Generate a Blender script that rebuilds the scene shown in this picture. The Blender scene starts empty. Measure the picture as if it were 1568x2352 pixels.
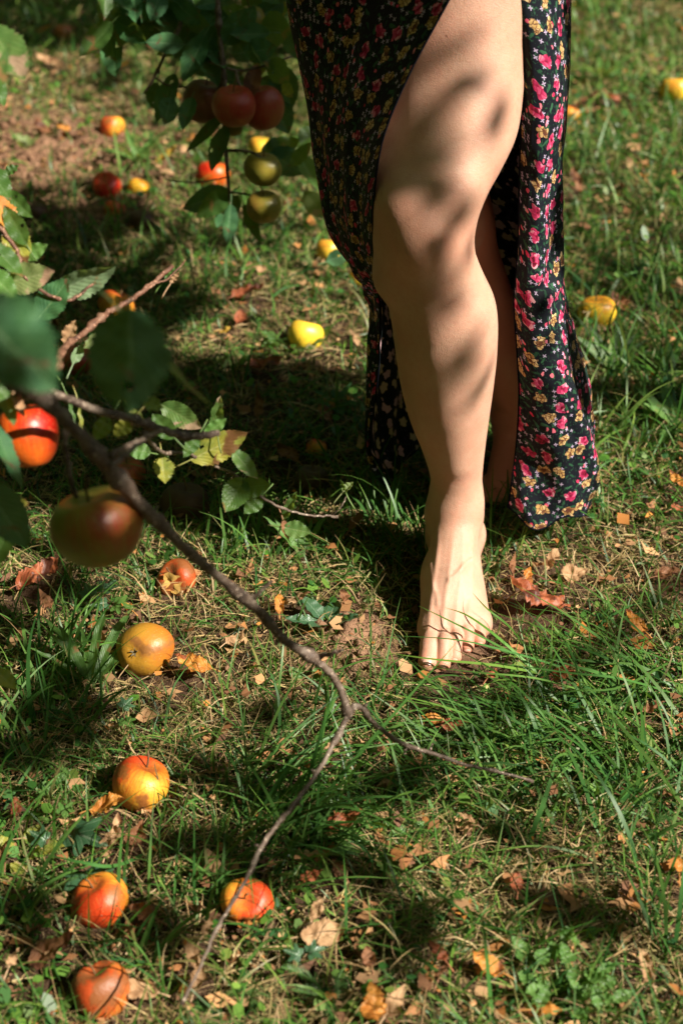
import bpy, math, random
import numpy as np
from mathutils import Vector, Matrix
R = math.radians
rnd = random.Random(7)
rng = np.random.default_rng(11)
S = bpy.context.scene
col = S.collection

# ------------------------------------------------------------ camera
CAM = np.array([0.0, 0.0, 1.08]); PITCH = R(31.8); FPX = 3267.0
RT = np.array([1.0, 0, 0]); FW = np.array([0, math.cos(PITCH), -math.sin(PITCH)]); UP = np.array([0, math.sin(PITCH), math.cos(PITCH)])
cd = bpy.data.cameras.new('camera'); cam = bpy.data.objects.new('camera', cd); col.objects.link(cam)
cam.location = CAM; cam.rotation_euler = (R(90) - PITCH, 0, 0)
cd.sensor_fit = 'HORIZONTAL'; cd.sensor_width = 24; cd.lens = 50.0
cd.clip_start = 0.05; cd.clip_end = 500
cd.dof.use_dof = True; cd.dof.focus_distance = 1.70; cd.dof.aperture_fstop = 4.6
S.camera = cam
# ------------------------------------------------------------ sky, sun, exposure
SUN_EL = R(40); SUN_AZ = R(28)          # azimuth measured from +X towards the camera side
SV = np.array([math.cos(SUN_EL)*math.cos(SUN_AZ), -math.cos(SUN_EL)*math.sin(SUN_AZ), math.sin(SUN_EL)])
W = bpy.data.worlds.new('World'); S.world = W; W.use_nodes = True
wn = W.node_tree.nodes; wl = W.node_tree.links
sky = wn.new('ShaderNodeTexSky'); sky.sky_type = 'NISHITA'; sky.sun_disc = False
sky.sun_elevation = SUN_EL; sky.sun_rotation = math.atan2(SV[0], SV[1])
wl.new(sky.outputs[0], wn['Background'].inputs[0]); wn['Background'].inputs[1].default_value = 0.05
sl = bpy.data.lights.new('sun', 'SUN'); sl.energy = 5.0; sl.angle = R(0.53); sl.color = (1.0, 0.92, 0.79)
so = bpy.data.objects.new('sun', sl); col.objects.link(so)
so.rotation_euler = Vector(SV).to_track_quat('Z', 'Y').to_euler(); so.location = (3, -2, 4)
S.view_settings.view_transform = 'Standard'; S.view_settings.look = 'None'
S.view_settings.exposure = 1.14; S.view_settings.gamma = 1.0; S.view_settings.use_curve_mapping = False
S.render.engine = 'CYCLES'; S.cycles.use_denoising = True; S.cycles.max_bounces = 6
S.cycles.transparent_max_bounces = 8

# ------------------------------------------------------------ where things stand
def ray(px, py):
    return FW + RT*((px-784)/FPX) + UP*((1176-py)/FPX)
def at(px, py, d):                      # point at distance d in front of the lens
    return CAM + ray(px, py)*d
def atY(px, py, Y):
    r = ray(px, py); return CAM + r*((Y-CAM[1])/r[1])
def atZ(px, py, z=0.0):                 # point on the level z
    r = ray(px, py); return CAM + r*((z-CAM[2])/r[2])
def proj(p):
    q = np.asarray(p) - CAM; d = q@FW
    return 784+FPX*(q@RT)/d, 1176-FPX*(q@UP)/d, d
def scale_at(p): return FPX/((np.asarray(p)-CAM)@FW)      # px per metre

# ------------------------------------------------------------ noise
_tab = np.random.default_rng(3).random((256, 256)).astype(np.float32)
def vnoise(x, y, s=1.0, o=0):
    x = np.asarray(x)/s + 37.3*o + 100; y = np.asarray(y)/s + 91.7*o + 100
    xi = np.floor(x).astype(int); yi = np.floor(y).astype(int); fx = x-xi; fy = y-yi
    fx = fx*fx*(3-2*fx); fy = fy*fy*(3-2*fy)
    a = _tab[xi % 256, yi % 256]; b = _tab[(xi+1) % 256, yi % 256]; c = _tab[xi % 256, (yi+1) % 256]; d = _tab[(xi+1) % 256, (yi+1) % 256]
    return (a*(1-fx)+b*fx)*(1-fy) + (c*(1-fx)+d*fx)*fy
def fbm(x, y, s, o=0, n=3):
    t = 0; a = .5; w = 0
    for i in range(n):
        t = t + a*vnoise(x, y, s/2**i, o+i*5); w += a; a *= .5
    return t/w
def smooth(x, a, b):
    t = np.clip((x-a)/(b-a), 0, 1); return t*t*(3-2*t)

# ------------------------------------------------------------ meshes
def mesh_np(name, V, F, mat=None, parent=None, smoothf=True, colr=None, uv=None, link=True, mats=None, midx=None):
    """V (n,3), F list of index arrays (m,3) or (m,4)"""
    me = bpy.data.meshes.new(name)
    if not isinstance(F, list): F = [F]
    F = [np.asarray(f, dtype=np.int32) for f in F if len(f)]
    V = np.asarray(V, dtype=np.float32)
    me.vertices.add(len(V)); me.vertices.foreach_set('co', V.ravel())
    loops = np.concatenate([f.ravel() for f in F]); tot = np.concatenate([np.full(len(f), f.shape[1], np.int32) for f in F])
    st = np.concatenate([[0], np.cumsum(tot)[:-1]]).astype(np.int32)
    me.loops.add(len(loops)); me.loops.foreach_set('vertex_index', loops)
    me.polygons.add(len(tot)); me.polygons.foreach_set('loop_start', st); me.polygons.foreach_set('loop_total', tot)
    if smoothf: me.polygons.foreach_set('use_smooth', np.ones(len(tot), bool))
    if midx is not None: me.polygons.foreach_set('material_index', np.asarray(midx, np.int32))
    me.update(calc_edges=True)
    if uv is not None:
        l = me.uv_layers.new(name='UVMap'); l.data.foreach_set('uv', np.asarray(uv, np.float32)[loops].ravel())
    if colr is not None:
        c = np.asarray(colr, np.float32)
        if c.shape[1] == 3: c = np.hstack([c, np.ones((len(c), 1), np.float32)])
        a = me.color_attributes.new('col', 'FLOAT_COLOR', 'POINT'); a.data.foreach_set('color', c.ravel())
    for m in (mats or ([mat] if mat else [])): me.materials.append(m)
    o = bpy.data.objects.new(name, me)
    if link: col.objects.link(o)
    if parent: o.parent = parent
    return o
def tag(o, label=None, cat=None, group=None, kind=None):
    if label: o['label'] = label
    if cat: o['category'] = cat
    if group: o['group'] = group
    if kind: o['kind'] = kind
    return o
def empty(name, loc=(0, 0, 0), rot=None):
    o = bpy.data.objects.new(name, None); col.objects.link(o); o.empty_display_size = .03
    o.location = loc
    if rot is not None: o.rotation_euler = rot
    return o
def catmull(P, n):
    P = np.asarray(P, float); P = np.vstack([2*P[0]-P[1], P, 2*P[-1]-P[-2]]); out = []
    m = len(P)-3
    for t in np.linspace(0, m, n):
        i = min(int(t), m-1); f = t-i; a, b, c, d = P[i:i+4]
        out.append(.5*((2*b)+(-a+c)*f+(2*a-5*b+4*c-d)*f*f+(-a+3*b-3*c+d)*f**3))
    return np.array(out)
def tube(P, r, k=8, bump=0, seed=0, close=True):
    """P (n,3) r (n,) -> V, quads"""
    P = np.asarray(P, float); n = len(P); r = np.broadcast_to(r, (n,)).astype(float)
    T = np.gradient(P, axis=0); T /= np.linalg.norm(T, axis=1)[:, None]+1e-12
    a = np.array([.31, .17, .93]);
    if abs(T[0]@a) > .9: a = np.array([1., 0, 0])
    N = a - T*(T@a)[:, None]; N /= np.linalg.norm(N, axis=1)[:, None]+1e-12; B = np.cross(T, N)
    th = np.arange(k)*2*math.pi/k; g = np.random.default_rng(seed)
    rr = r[:, None]*(1+bump*(g.random((n, k))-.5))
    V = P[:, None]+rr[..., None]*(N[:, None]*np.cos(th)[None, :, None]+B[:, None]*np.sin(th)[None, :, None])
    V = V.reshape(-1, 3); i = np.arange(n-1)[:, None]*k; j = np.arange(k)[None]; j2 = (j+1) % k
    F = np.stack([i+j, i+j2, i+k+j2, i+k+j], -1).reshape(-1, 4)
    if close:
        V = np.vstack([V, P[:1], P[-1:]]); c0 = n*k; c1 = c0+1; j = np.arange(k); j2 = (j+1) % k
        T1 = np.stack([j2, j, np.full(k, c0)], -1); T2 = np.stack([(n-1)*k+j, (n-1)*k+j2, np.full(k, c1)], -1)
        return V, [F, np.vstack([T1, T2])]
    return V, [F]
class MB:
    def __init__(s): s.V = []; s.Q = []; s.T = []; s.n = 0; s.C = []; s.U = []
    def add(s, V, Fs, c=None, uv=None):
        V = np.asarray(V)
        for f in Fs:
            f = np.asarray(f)
            if len(f) == 0: continue
            (s.Q if f.shape[1] == 4 else s.T).append(f+s.n)
        s.V.append(V); s.n += len(V)
        s.C.append(np.tile(np.asarray(c if c is not None else (1, 1, 1), float)[:3], (len(V), 1)) if (c is None or np.ndim(c) == 1) else c)
        s.U.append(uv if uv is not None else np.zeros((len(V), 2)))
    def build(s, name, mat, parent=None, **k):
        F = []
        if s.Q: F.append(np.vstack(s.Q))
        if s.T: F.append(np.vstack(s.T))
        return mesh_np(name, np.vstack(s.V), F, mat, parent, colr=np.vstack(s.C), uv=np.vstack(s.U), **k)

# ------------------------------------------------------------ node helper
class NT:
    def __init__(s, name):
        s.m = bpy.data.materials.new(name); s.m.use_nodes = True; s.t = s.m.node_tree; s.t.nodes.clear()
        s.out = s.t.nodes.new('ShaderNodeOutputMaterial')
    def n(s, ty, ins=None, **props):
        nd = s.t.nodes.new(ty)
        for k, v in props.items(): setattr(nd, k, v)
        for k, v in (ins or {}).items(): s.put(nd.inputs[k], v)
        return nd
    def put(s, sock, v):
        if isinstance(v, bpy.types.NodeSocket): s.t.links.new(v, sock)
        elif isinstance(v, bpy.types.Node): s.t.links.new(v.outputs[0], sock)
        else:
            if isinstance(v, (tuple, list)) and len(v) == 3 and sock.type == 'RGBA': v = (*v, 1)
            sock.default_value = v
    def math(s, op, a, b=0.0, c=0.0, clamp=False):
        nd = s.n('ShaderNodeMath', operation=op, use_clamp=clamp); s.put(nd.inputs[0], a); s.put(nd.inputs[1], b); s.put(nd.inputs[2], c); return nd.outputs[0]
    def vm(s, op, a, b=(0, 0, 0), sc=None):
        nd = s.n('ShaderNodeVectorMath', operation=op); s.put(nd.inputs[0], a); s.put(nd.inputs[1], b)
        if sc is not None: s.put(nd.inputs['Scale'], sc)
        return nd.outputs['Value'] if op in ('LENGTH', 'DOT_PRODUCT', 'DISTANCE') else nd.outputs[0]
    def mix(s, f, a, b, bt='MIX'):
        nd = s.n('ShaderNodeMix', data_type='RGBA', blend_type=bt); s.put(nd.inputs[0], f); s.put(nd.inputs[6], a); s.put(nd.inputs[7], b); return nd.outputs[2]
    def ramp(s, f, st, interp='LINEAR'):
        nd = s.n('ShaderNodeValToRGB'); s.put(nd.inputs[0], f); cr = nd.color_ramp; cr.interpolation = interp
        while len(cr.elements) < len(st): cr.elements.new(.5)
        for e, (p, c) in zip(cr.elements, st):
            e.position = p; e.color = (c, c, c, 1) if not isinstance(c, tuple) else (*c[:3], 1)
        return nd.outputs[0]
    def noise(s, vec, scale, detail=2, rough=.5, out=0, dist=0):
        nd = s.n('ShaderNodeTexNoise', {'Scale': scale, 'Detail': detail, 'Roughness': rough, 'Distortion': dist})
        if vec is not None: s.put(nd.inputs['Vector'], vec)
        return nd.outputs[out]
    def sep(s, v):
        nd = s.n('ShaderNodeSeparateXYZ', {0: v}); return nd.outputs
    def comb(s, x, y, z=0.0): return s.n('ShaderNodeCombineXYZ', {0: x, 1: y, 2: z}).outputs[0]
    def bump(s, h, dist, st=1.0): return s.n('ShaderNodeBump', {'Height': h, 'Distance': dist, 'Strength': st}).outputs[0]
    def pr(s, color, rough=.5, spec=.5, normal=None, **kw):
        d = {'Base Color': color, 'Roughness': rough, 'Specular IOR Level': spec}; d.update(kw)
        nd = s.n('ShaderNodeBsdfPrincipled', d)
        if normal is not None: s.put(nd.inputs['Normal'], normal)
        return nd.outputs[0]
    def done(s, sh): s.put(s.out.inputs[0], sh); return s.m
    def geo(s): return s.n('ShaderNodeNewGeometry').outputs
    def tc(s): return s.n('ShaderNodeTexCoord').outputs
    def attr(s, n='col'): return s.n('ShaderNodeAttribute', attribute_name=n).outputs[0]

def soil_material(use_attr=True):
    t = NT('soil' if use_attr else 'soil_crumb'); P = t.geo()['Position']
    a = t.noise(P, 9, 5, .6); b = t.noise(P, 70, 4, .7); c = t.noise(P, 260, 2, .6)
    cl = t.ramp(a, [(.3, (.040, .024, .015)), (.5, (.070, .042, .026)), (.7, (.11, .066, .040))])  # soil under the grass darkened to carry the shade between blades
    bare = t.ramp(a, [(.3, (.17, .09, .055)), (.5, (.30, .165, .10)), (.7, (.42, .25, .155))])
    cl = t.mix(t.sep(t.attr())[0] if use_attr else .9, cl, bare)
    cl = t.mix(t.math('MULTIPLY', b, .6), cl, (.05, .028, .016))
    h = t.math('ADD', t.math('MULTIPLY', b, .7), t.math('MULTIPLY', c, .3))
    return t.done(t.pr(cl, .95, .1, t.bump(h, .012, 1.0)))
def grass_material(name, tr=.35, rough=.42, spec=.3):
    t = NT(name); c = t.attr(); g = t.geo()
    p = t.pr(c, rough, spec)
    tl = t.n('ShaderNodeBsdfTranslucent', {0: t.mix(1.0, c, (.9, 1.0, .35), 'MULTIPLY')}).outputs[0]
    ms = t.n('ShaderNodeMixShader', {0: tr, 1: p, 2: tl}).outputs[0]
    return t.done(ms)
def bark_material(name, c1, c2, c3):
    t = NT(name); P = t.tc()['Object']
    a = t.noise(P, 60, 4, .6); b = t.noise(P, 300, 3, .6)
    cl = t.ramp(a, [(.3, c1), (.5, c2), (.72, c3)])
    cl = t.mix(t.math('GREATER_THAN', t.noise(P, 420, 1), .66), cl, tuple(min(1, x*2.2) for x in c3))
    return t.done(t.pr(cl, .6, .35, t.bump(b, .0015, .8)))
def skin_material():
    t = NT('skin'); P = t.tc()['Object']; c = t.attr()
    n1 = t.noise(P, 14, 3, .5); n2 = t.noise(P, 160, 2, .5); n3 = t.noise(P, 900, 2, .5)
    base = t.mix(t.ramp(n1, [(.35, 0.0), (.65, 1.0)]), (.49, .275, .19), (.57, .34, .245))
    base = t.mix(t.sep(c)[0], base, (.62, .24, .15))            # pinker knuckles, toes, knee; painted ruddy shade on the far leg
    base = t.mix(t.sep(c)[1], base, (.30, .29, .26))            # veins under the skin
    base = t.mix(t.math('MULTIPLY', t.ramp(n2, [(.45, 0.0), (.7, 1.0)]), .16), base, (.45, .17, .11))
    base = t.mix(t.math('MULTIPLY', t.ramp(t.noise(P, 30, 4, .65), [(.45, 0.0), (.68, 1.0)]), .36), base, (.56, .24, .17))
    base = t.mix(t.math('MULTIPLY', t.ramp(n3, [(.55, 0.0), (.7, 1.0)]), .32), base, (.36, .17, .11))
    sp = t.n('ShaderNodeTexVoronoi', {'Vector': P, 'Scale': 26.0}); rare = t.math('GREATER_THAN', t.sep(sp.outputs['Color'])[0], .62)
    mole = t.math('MULTIPLY', t.math('LESS_THAN', sp.outputs['Distance'], .032), rare)
    base = t.mix(t.math('MULTIPLY', mole, .6), base, (.20, .08, .04))
    bm = t.bump(t.math('ADD', n3, t.math('MULTIPLY', n2, .6)), .0010, .55)
    p = t.pr(base, .5, .4, bm, **{'Subsurface Weight': .25, 'Subsurface Radius': (1.0, .35, .18), 'Subsurface Scale': .004})
    return t.done(p)
def apple_material(name, ground, blush, bd=(1, 0, 0), amt=.5, streak=.5, russet=(.30, .17, .06), rot=0.0, rotc=(.12, .045, .015), green=(.3, .36, .05), gam=0.2):
    t = NT(name); O = t.tc()['Object']; x, y, z = t.sep(O)[:3]
    ang = t.math('ARCTAN2', y, x); Rr = t.math('DIVIDE', t.math('SQRT', t.math('ADD', t.math('MULTIPLY', x, x), t.math('MULTIPLY', y, y))), .035)
    zz = t.math('DIVIDE', z, .035)
    st = t.noise(t.comb(t.math('MULTIPLY', ang, 5.0), t.math('MULTIPLY', zz, .5), 0.0), 2.2, 4, .7)
    big = t.noise(O, 34, 3, .55); fine = t.noise(O, 260, 3, .6)
    d = t.math('DIVIDE', t.vm('DOT_PRODUCT', O, bd), .035)
    f = t.math('ADD', t.math('MULTIPLY', d, .45), t.math('MULTIPLY', t.math('SUBTRACT', st, .5), streak*2.4))
    f = t.math('ADD', f, t.math('MULTIPLY', t.math('SUBTRACT', big, .5), 1.0)); f = t.math('ADD', f, amt)
    f = t.ramp(f, [(.2, 0.0), (.8, 1.0)])
    base = t.mix(t.ramp(big, [(.4, 0.0), (.7, gam)]), ground, green)
    cl = t.mix(f, base, blush)
    rus = t.ramp(t.math('ADD', t.math('MULTIPLY', zz, 1.0), t.math('MULTIPLY', t.math('SUBTRACT', fine, .5), .5)), [(.62, 0.0), (.95, 1.0)])
    rus = t.math('MULTIPLY', rus, t.ramp(Rr, [(.15, 1.0), (.5, 0.0)]))
    cl = t.mix(rus, cl, russet)
    vd = t.n('ShaderNodeTexVoronoi', {'Vector': O, 'Scale': 230.0}); dot = t.math('LESS_THAN', vd.outputs['Distance'], .13)
    cl = t.mix(t.math('MULTIPLY', dot, .55), cl, (.50, .32, .13))
    cl = t.mix(t.math('MULTIPLY', t.ramp(t.noise(O, 75, 5, .7), [(.58, 0.0), (.7, 1.0)]), .5), cl, russet)
    if rot > 0:
        rf = t.ramp(t.noise(O, 22, 4, .6), [(max(0, .72-rot*.55), 0.0), (max(.02, .80-rot*.55), 1.0)]); cl = t.mix(rf, cl, rotc)
    rg = t.math('ADD', .30+rot*.2, t.math('MULTIPLY', fine, .18))
    return t.done(t.pr(cl, rg, .45, t.bump(fine, .001+.002*rot, .35), **{'Subsurface Weight': .08, 'Subsurface Radius': (1, .5, .2), 'Subsurface Scale': .004}))
def leaf_material(name, c1, c2, vein, back, spot=None, samt=0.0, tr=.4, rough=.42, spec=.4, tcol=(.45, .62, .06)):
    t = NT(name); uv = t.tc()['UV']; u, v = t.sep(uv)[:2]; O = t.tc()['Object']
    av = t.math('ABSOLUTE', t.math('SUBTRACT', v, .5))
    ph = t.math('SUBTRACT', t.math('MULTIPLY', u, 9.0), t.math('MULTIPLY', av, 7.0))
    w = t.math('ABSOLUTE', t.math('SUBTRACT', t.math('FRACT', t.math('ADD', ph, t.math('MULTIPLY', t.noise(uv, 5), .5))), .5))
    side = t.math('LESS_THAN', w, .05); mid = t.math('LESS_THAN', av, .016)
    vn = t.math('MAXIMUM', t.math('MULTIPLY', side, .55), mid)
    n = t.noise(O, 45, 3, .6); cl = t.mix(t.ramp(n, [(.35, 0.0), (.65, 1.0)]), c1, c2)
    bf = t.geo()['Backfacing']; cl = t.mix(bf, cl, back)
    cl = t.mix(t.math('MULTIPLY', vn, .7), cl, vein)
    if spot:
        s = t.ramp(t.noise(O, 38, 5, .65, dist=.6), [(.68-samt*.35, 0.0), (.74-samt*.35, 1.0)]); cl = t.mix(s, cl, spot)
        s2 = t.math('LESS_THAN', t.n('ShaderNodeTexVoronoi', {'Vector': O, 'Scale': 170.0}).outputs['Distance'], .16*samt+.02)
        cl = t.mix(t.math('MULTIPLY', s2, .8), cl, tuple(x*.4 for x in spot))
    h = t.math('ADD', t.math('MULTIPLY', w, .8), t.math('MULTIPLY', t.noise(O, 400, 2), .4))
    p = t.pr(cl, rough, spec, t.bump(h, .0012, .6))
    tl = t.n('ShaderNodeBsdfTranslucent', {0: t.mix(.65, cl, tcol)}).outputs[0]
    return t.done(t.n('ShaderNodeMixShader', {0: tr, 1: p, 2: tl}).outputs[0])
def plain(name, c, rough=.6, spec=.3, bs=0, var=.3):
    t = NT(name); O = t.tc()['Object']; n = t.noise(O, bs or 80, 3, .6)
    cl = t.mix(n, tuple(x*(1-var) for x in c), tuple(min(1, x*(1+var)) for x in c))
    return t.done(t.pr(cl, rough, spec, t.bump(n, .001, .5)))

def fabric_material():
    t = NT('floral_fabric'); uv = t.tc()['UV']
    warp = t.vm('SCALE', t.vm('SUBTRACT', t.n('ShaderNodeTexNoise', {'Vector': uv, 'Scale': 90.0, 'Detail': 2.0}).outputs[1], (.5, .5, .5)), sc=.010)
    uvw = t.vm('ADD', uv, warp)
    def cells(scale, rand, off, src=uv):
        p = t.vm('ADD', src, off)
        nd = t.n('ShaderNodeTexVoronoi', {'Vector': p, 'Scale': scale, 'Randomness': rand}, voronoi_dimensions='2D')
        loc = t.vm('SUBTRACT', p, nd.outputs['Position']); c = t.sep(nd.outputs['Color']); return loc, c
    def polar(loc):
        x, y = t.sep(loc)[:2]; return t.math('SQRT', t.math('ADD', t.math('MULTIPLY', x, x), t.math('MULTIPLY', y, y))), t.math('ARCTAN2', y, x)
    # big flowers
    loc, c = cells(34, .66, (3.1, 1.7, 0), uv)
    loc = t.vm('ADD', loc, warp)
    r, a = polar(loc); rot = t.math('MULTIPLY', c[0], 6.28)
    s5 = t.math('SINE', t.math('ADD', t.math('MULTIPLY', a, 5.0), rot)); s2 = t.math('SINE', t.math('ADD', t.math('MULTIPLY', a, 2.0), t.math('MULTIPLY', rot, 2.0)))
    Rm = t.math('MULTIPLY', t.math('ADD', 1.0, t.math('ADD', t.math('MULTIPLY', s5, .15), t.math('MULTIPLY', s2, .20))), .0077)
    fl = t.math('LESS_THAN', r, Rm)
    isy = t.math('GREATER_THAN', c[1], .48)
    # petal tone: rings broken by strokes
    pet = t.n('ShaderNodeTexVoronoi', {'Vector': uvw, 'Scale': 210.0}, feature='DISTANCE_TO_EDGE', voronoi_dimensions='2D').outputs[0]
    pc = t.n('ShaderNodeTexVoronoi', {'Vector': uvw, 'Scale': 210.0}, voronoi_dimensions='2D').outputs['Color']
    sh = t.sep(pc)[0]; rim = t.math('DIVIDE', r, .0105)
    pk = t.ramp(t.math('ADD', t.math('MULTIPLY', sh, .55), t.math('MULTIPLY', rim, .42)), [(.22, (.10, .004, .015)), (.40, (.38, .018, .085)), (.60, (.55, .08, .18)), (.82, (.66, .36, .42))])
    pk = t.mix(t.math('LESS_THAN', pet, .06), pk, (.33, .01, .05))
    yl = t.ramp(t.math('ADD', t.math('MULTIPLY', sh, .5), t.math('MULTIPLY', rim, .4)), [(.20, (.10, .035, .015)), (.38, (.45, .27, .09)), (.8, (.66, .49, .26))])
    yl = t.mix(t.math('LESS_THAN', pet, .09), yl, (.09, .03, .025))
    flc = t.mix(isy, pk, yl)
    base = (.0045, .006, .011)
    # leafy sprigs round the flowers
    lf, c2 = cells(62, .9, (7.3, 2.2, 0), uvw); x, y = t.sep(lf)[:2]
    ca = t.math('COSINE', t.math('MULTIPLY', c2[0], 6.28)); sa = t.math('SINE', t.math('MULTIPLY', c2[0], 6.28))
    lx = t.math('ADD', t.math('MULTIPLY', x, ca), t.math('MULTIPLY', y, sa)); ly = t.math('SUBTRACT', t.math('MULTIPLY', y, ca), t.math('MULTIPLY', x, sa))
    def ell(lx, ly, a_, b_, ox=0, oy=0):
        return t.math('LESS_THAN', t.math('ADD', t.math('POWER', t.math('DIVIDE', t.math('ABSOLUTE', t.math('SUBTRACT', lx, ox)), a_), 2.0), t.math('POWER', t.math('DIVIDE', t.math('ABSOLUTE', t.math('SUBTRACT', ly, oy)), b_), 2.0)), 1.0)
    leaf = t.math('MULTIPLY', ell(lx, ly, .0052, .0019), t.math('LESS_THAN', c2[1], .8))
    cl = t.mix(leaf, base, t.mix(c2[2], (.012, .05, .026), (.03, .10, .05)))
    st = t.n('ShaderNodeTexNoise', {'Vector': t.vm('MULTIPLY', uvw, (1.0, .45, 1.0)), 'Scale': 420.0, 'Detail': 1.0}).outputs[0]
    cl = t.mix(t.math('MULTIPLY', t.math('GREATER_THAN', st, .63), t.math('LESS_THAN', r, .021)), cl, (.018, .065, .034))
    # rose buds
    lb, c3 = cells(105, .75, (1.3, 5.2, 0), uvw); bx, by = t.sep(lb)[:2]
    bud = t.math('MULTIPLY', ell(bx, by, .0021, .0028), t.math('LESS_THAN', c3[0], .12))
    cl = t.mix(bud, cl, t.mix(c3[1], (.55, .02, .09), (.75, .22, .28)))
    # lilac sprigs
    ll, c4 = cells(120, .8, (9.3, 8.2, 0), uv); rl, al = polar(ll)
    star = t.math('LESS_THAN', rl, t.math('MULTIPLY', t.math('ADD', .55, t.math('MULTIPLY', t.math('SINE', t.math('ADD', t.math('MULTIPLY', al, 4.0), t.math('MULTIPLY', c4[1], 6.0))), .5)), .0028))
    star = t.math('MULTIPLY', star, t.math('LESS_THAN', c4[0], .26))
    cl = t.mix(star, cl, (.50, .40, .58))
    cl = t.mix(fl, cl, flc)
    # reverse of the cloth: washed-out print, brightened to stand in for light there
    bf = t.geo()['Backfacing']
    lum = t.mix(.85, cl, t.mix(t.math('MAXIMUM', fl, bud), (.006, .009, .013), t.mix(isy, (.66, .46, .46), (.64, .54, .33))))
    cl = t.mix(bf, cl, t.mix(1.0, lum, (.95, .98, 1.0), 'MULTIPLY'))
    we = t.n('ShaderNodeTexNoise', {'Vector': uv, 'Scale': 900.0, 'Detail': 2.0}).outputs[0]
    p = t.pr(cl, .7, .18, t.bump(we, .0006, .4), **{'Sheen Weight': .0, 'Sheen Roughness': .5})
    tl = t.n('ShaderNodeBsdfTranslucent', {0: t.mix(.3, cl, (.10, .03, .02))}).outputs[0]
    return t.done(t.n('ShaderNodeMixShader', {0: .03, 1: p, 2: tl}).outputs[0])
# ============================================================ THE GROUND
DIRT = [(90, 350, 330, 95, 1.0), (815, 1478, 85, 70, 1.0), (260, 470, 160, 60, .5), (740, 1560, 60, 40, .5), (1060, 1500, 60, 30, .5), (1550, 1330, 40, 60, .6), (1480, 1000, 60, 40, .3)]
STRAW = [(700, 720, 220, 110, .6), (330, 1600, 420, 130, .75), (1330, 1290, 220, 60, .8), (150, 170, 280, 130, .6), (1250, 2080, 360, 110, .6), (560, 1400, 200, 80, .5), (1330, 620, 120, 60, .6), (1430, 250, 90, 160, .5), (1500, 2100, 150, 130, .7), (640, 2290, 250, 80, .5), (100, 1780, 120, 150, .5), (880, 2200, 220, 90, .4), (1480, 1250, 120, 60, .7), (1400, 870, 90, 60, .3)]
LUSH = [(1440, 300, 170, 330, .75), (1450, 1050, 130, 120, .6), (1400, 650, 170, 150, .8), (700, 640, 160, 90, .3), (300, 380, 160, 60, .4), (350, 90, 350, 70, .5), (640, 1850, 200, 150, 1.), (1300, 1640, 260, 110, 1.), (1450, 800, 120, 260, .7), (150, 1600, 110, 150, .6), (950, 1260, 160, 60, .6), (1250, 1780, 300, 60, .7), (1430, 500, 140, 160, .6), (600, 2000, 150, 60, .6)]
def px_of(x, y):
    d = np.stack([x-CAM[0], y-CAM[1], np.full_like(x, -CAM[2])], -1); z = d@FW; z = np.where(z < .2, .2, z)
    return 784+FPX*(d@RT)/z, 1176-FPX*(d@UP)/z, z
def blobs(x, y, L):
    # each patch is an ellipse on the ground about a surveyed point
    r = np.zeros_like(x)
    for (cx, cy, rx, ry, a) in L:
        c = atZ(cx, cy); e = atZ(cx+rx, cy); f = atZ(cx, cy-ry)
        w = np.exp(-(((x-c[0])/(e[0]-c[0]))**2+((y-c[1])/(f[1]-c[1]))**2)**1.2*.9); r = np.maximum(r, a*w)
    return r
def ground_h(x, y):
    h = (fbm(x, y, .55, 1)-.5)*.030 + (vnoise(x, y, .09, 4)-.5)*.010
    foot = np.exp(-(((x-.145)/.11)**2+((y-1.48)/.20)**2)**2); rear = np.exp(-(((x-.2)/.12)**2+((y-1.85)/.2)**2)**2)
    h = h*(1-np.maximum(foot, rear)) - .004*foot
    return h
def gh(x, y): return float(ground_h(np.array([x]), np.array([y]))[0])
def axis(fine0, fine1, st, far0, far1, g=1.18):
    a = list(np.arange(fine0, fine1, st)); s = st; x = a[-1]
    while x < far1: s *= g; x += s; a.append(x)
    s = st; x = a[0]; b = []
    while x > far0: s *= g; x -= s; b.append(x)
    return np.array(b[::-1]+a)
gx = axis(-1.3, 1.3, .007, -60, 60); gy = axis(.7, 4.2, .008, -30, 120)
X, Y = np.meshgrid(gx, gy, indexing='ij'); dirt = blobs(X, Y, DIRT)
Z = ground_h(X, Y) + (fbm(X, Y, .03, 9)-.5)*(.006+.022*dirt) + .012*dirt*vnoise(X, Y, .016, 12)
nx, ny = len(gx), len(gy); i = np.arange(nx-1)[:, None]*ny; j = np.arange(ny-1)[None]
Fg = np.stack([i+j, i+ny+j, i+ny+j+1, i+j+1], -1).reshape(-1, 4)
tag(mesh_np('ground', np.stack([X, Y, Z], -1).reshape(-1, 3), Fg, soil_material(), colr=np.repeat(np.clip(dirt*1.3, 0, 1).reshape(-1, 1), 3, axis=1)), kind='structure')

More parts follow.
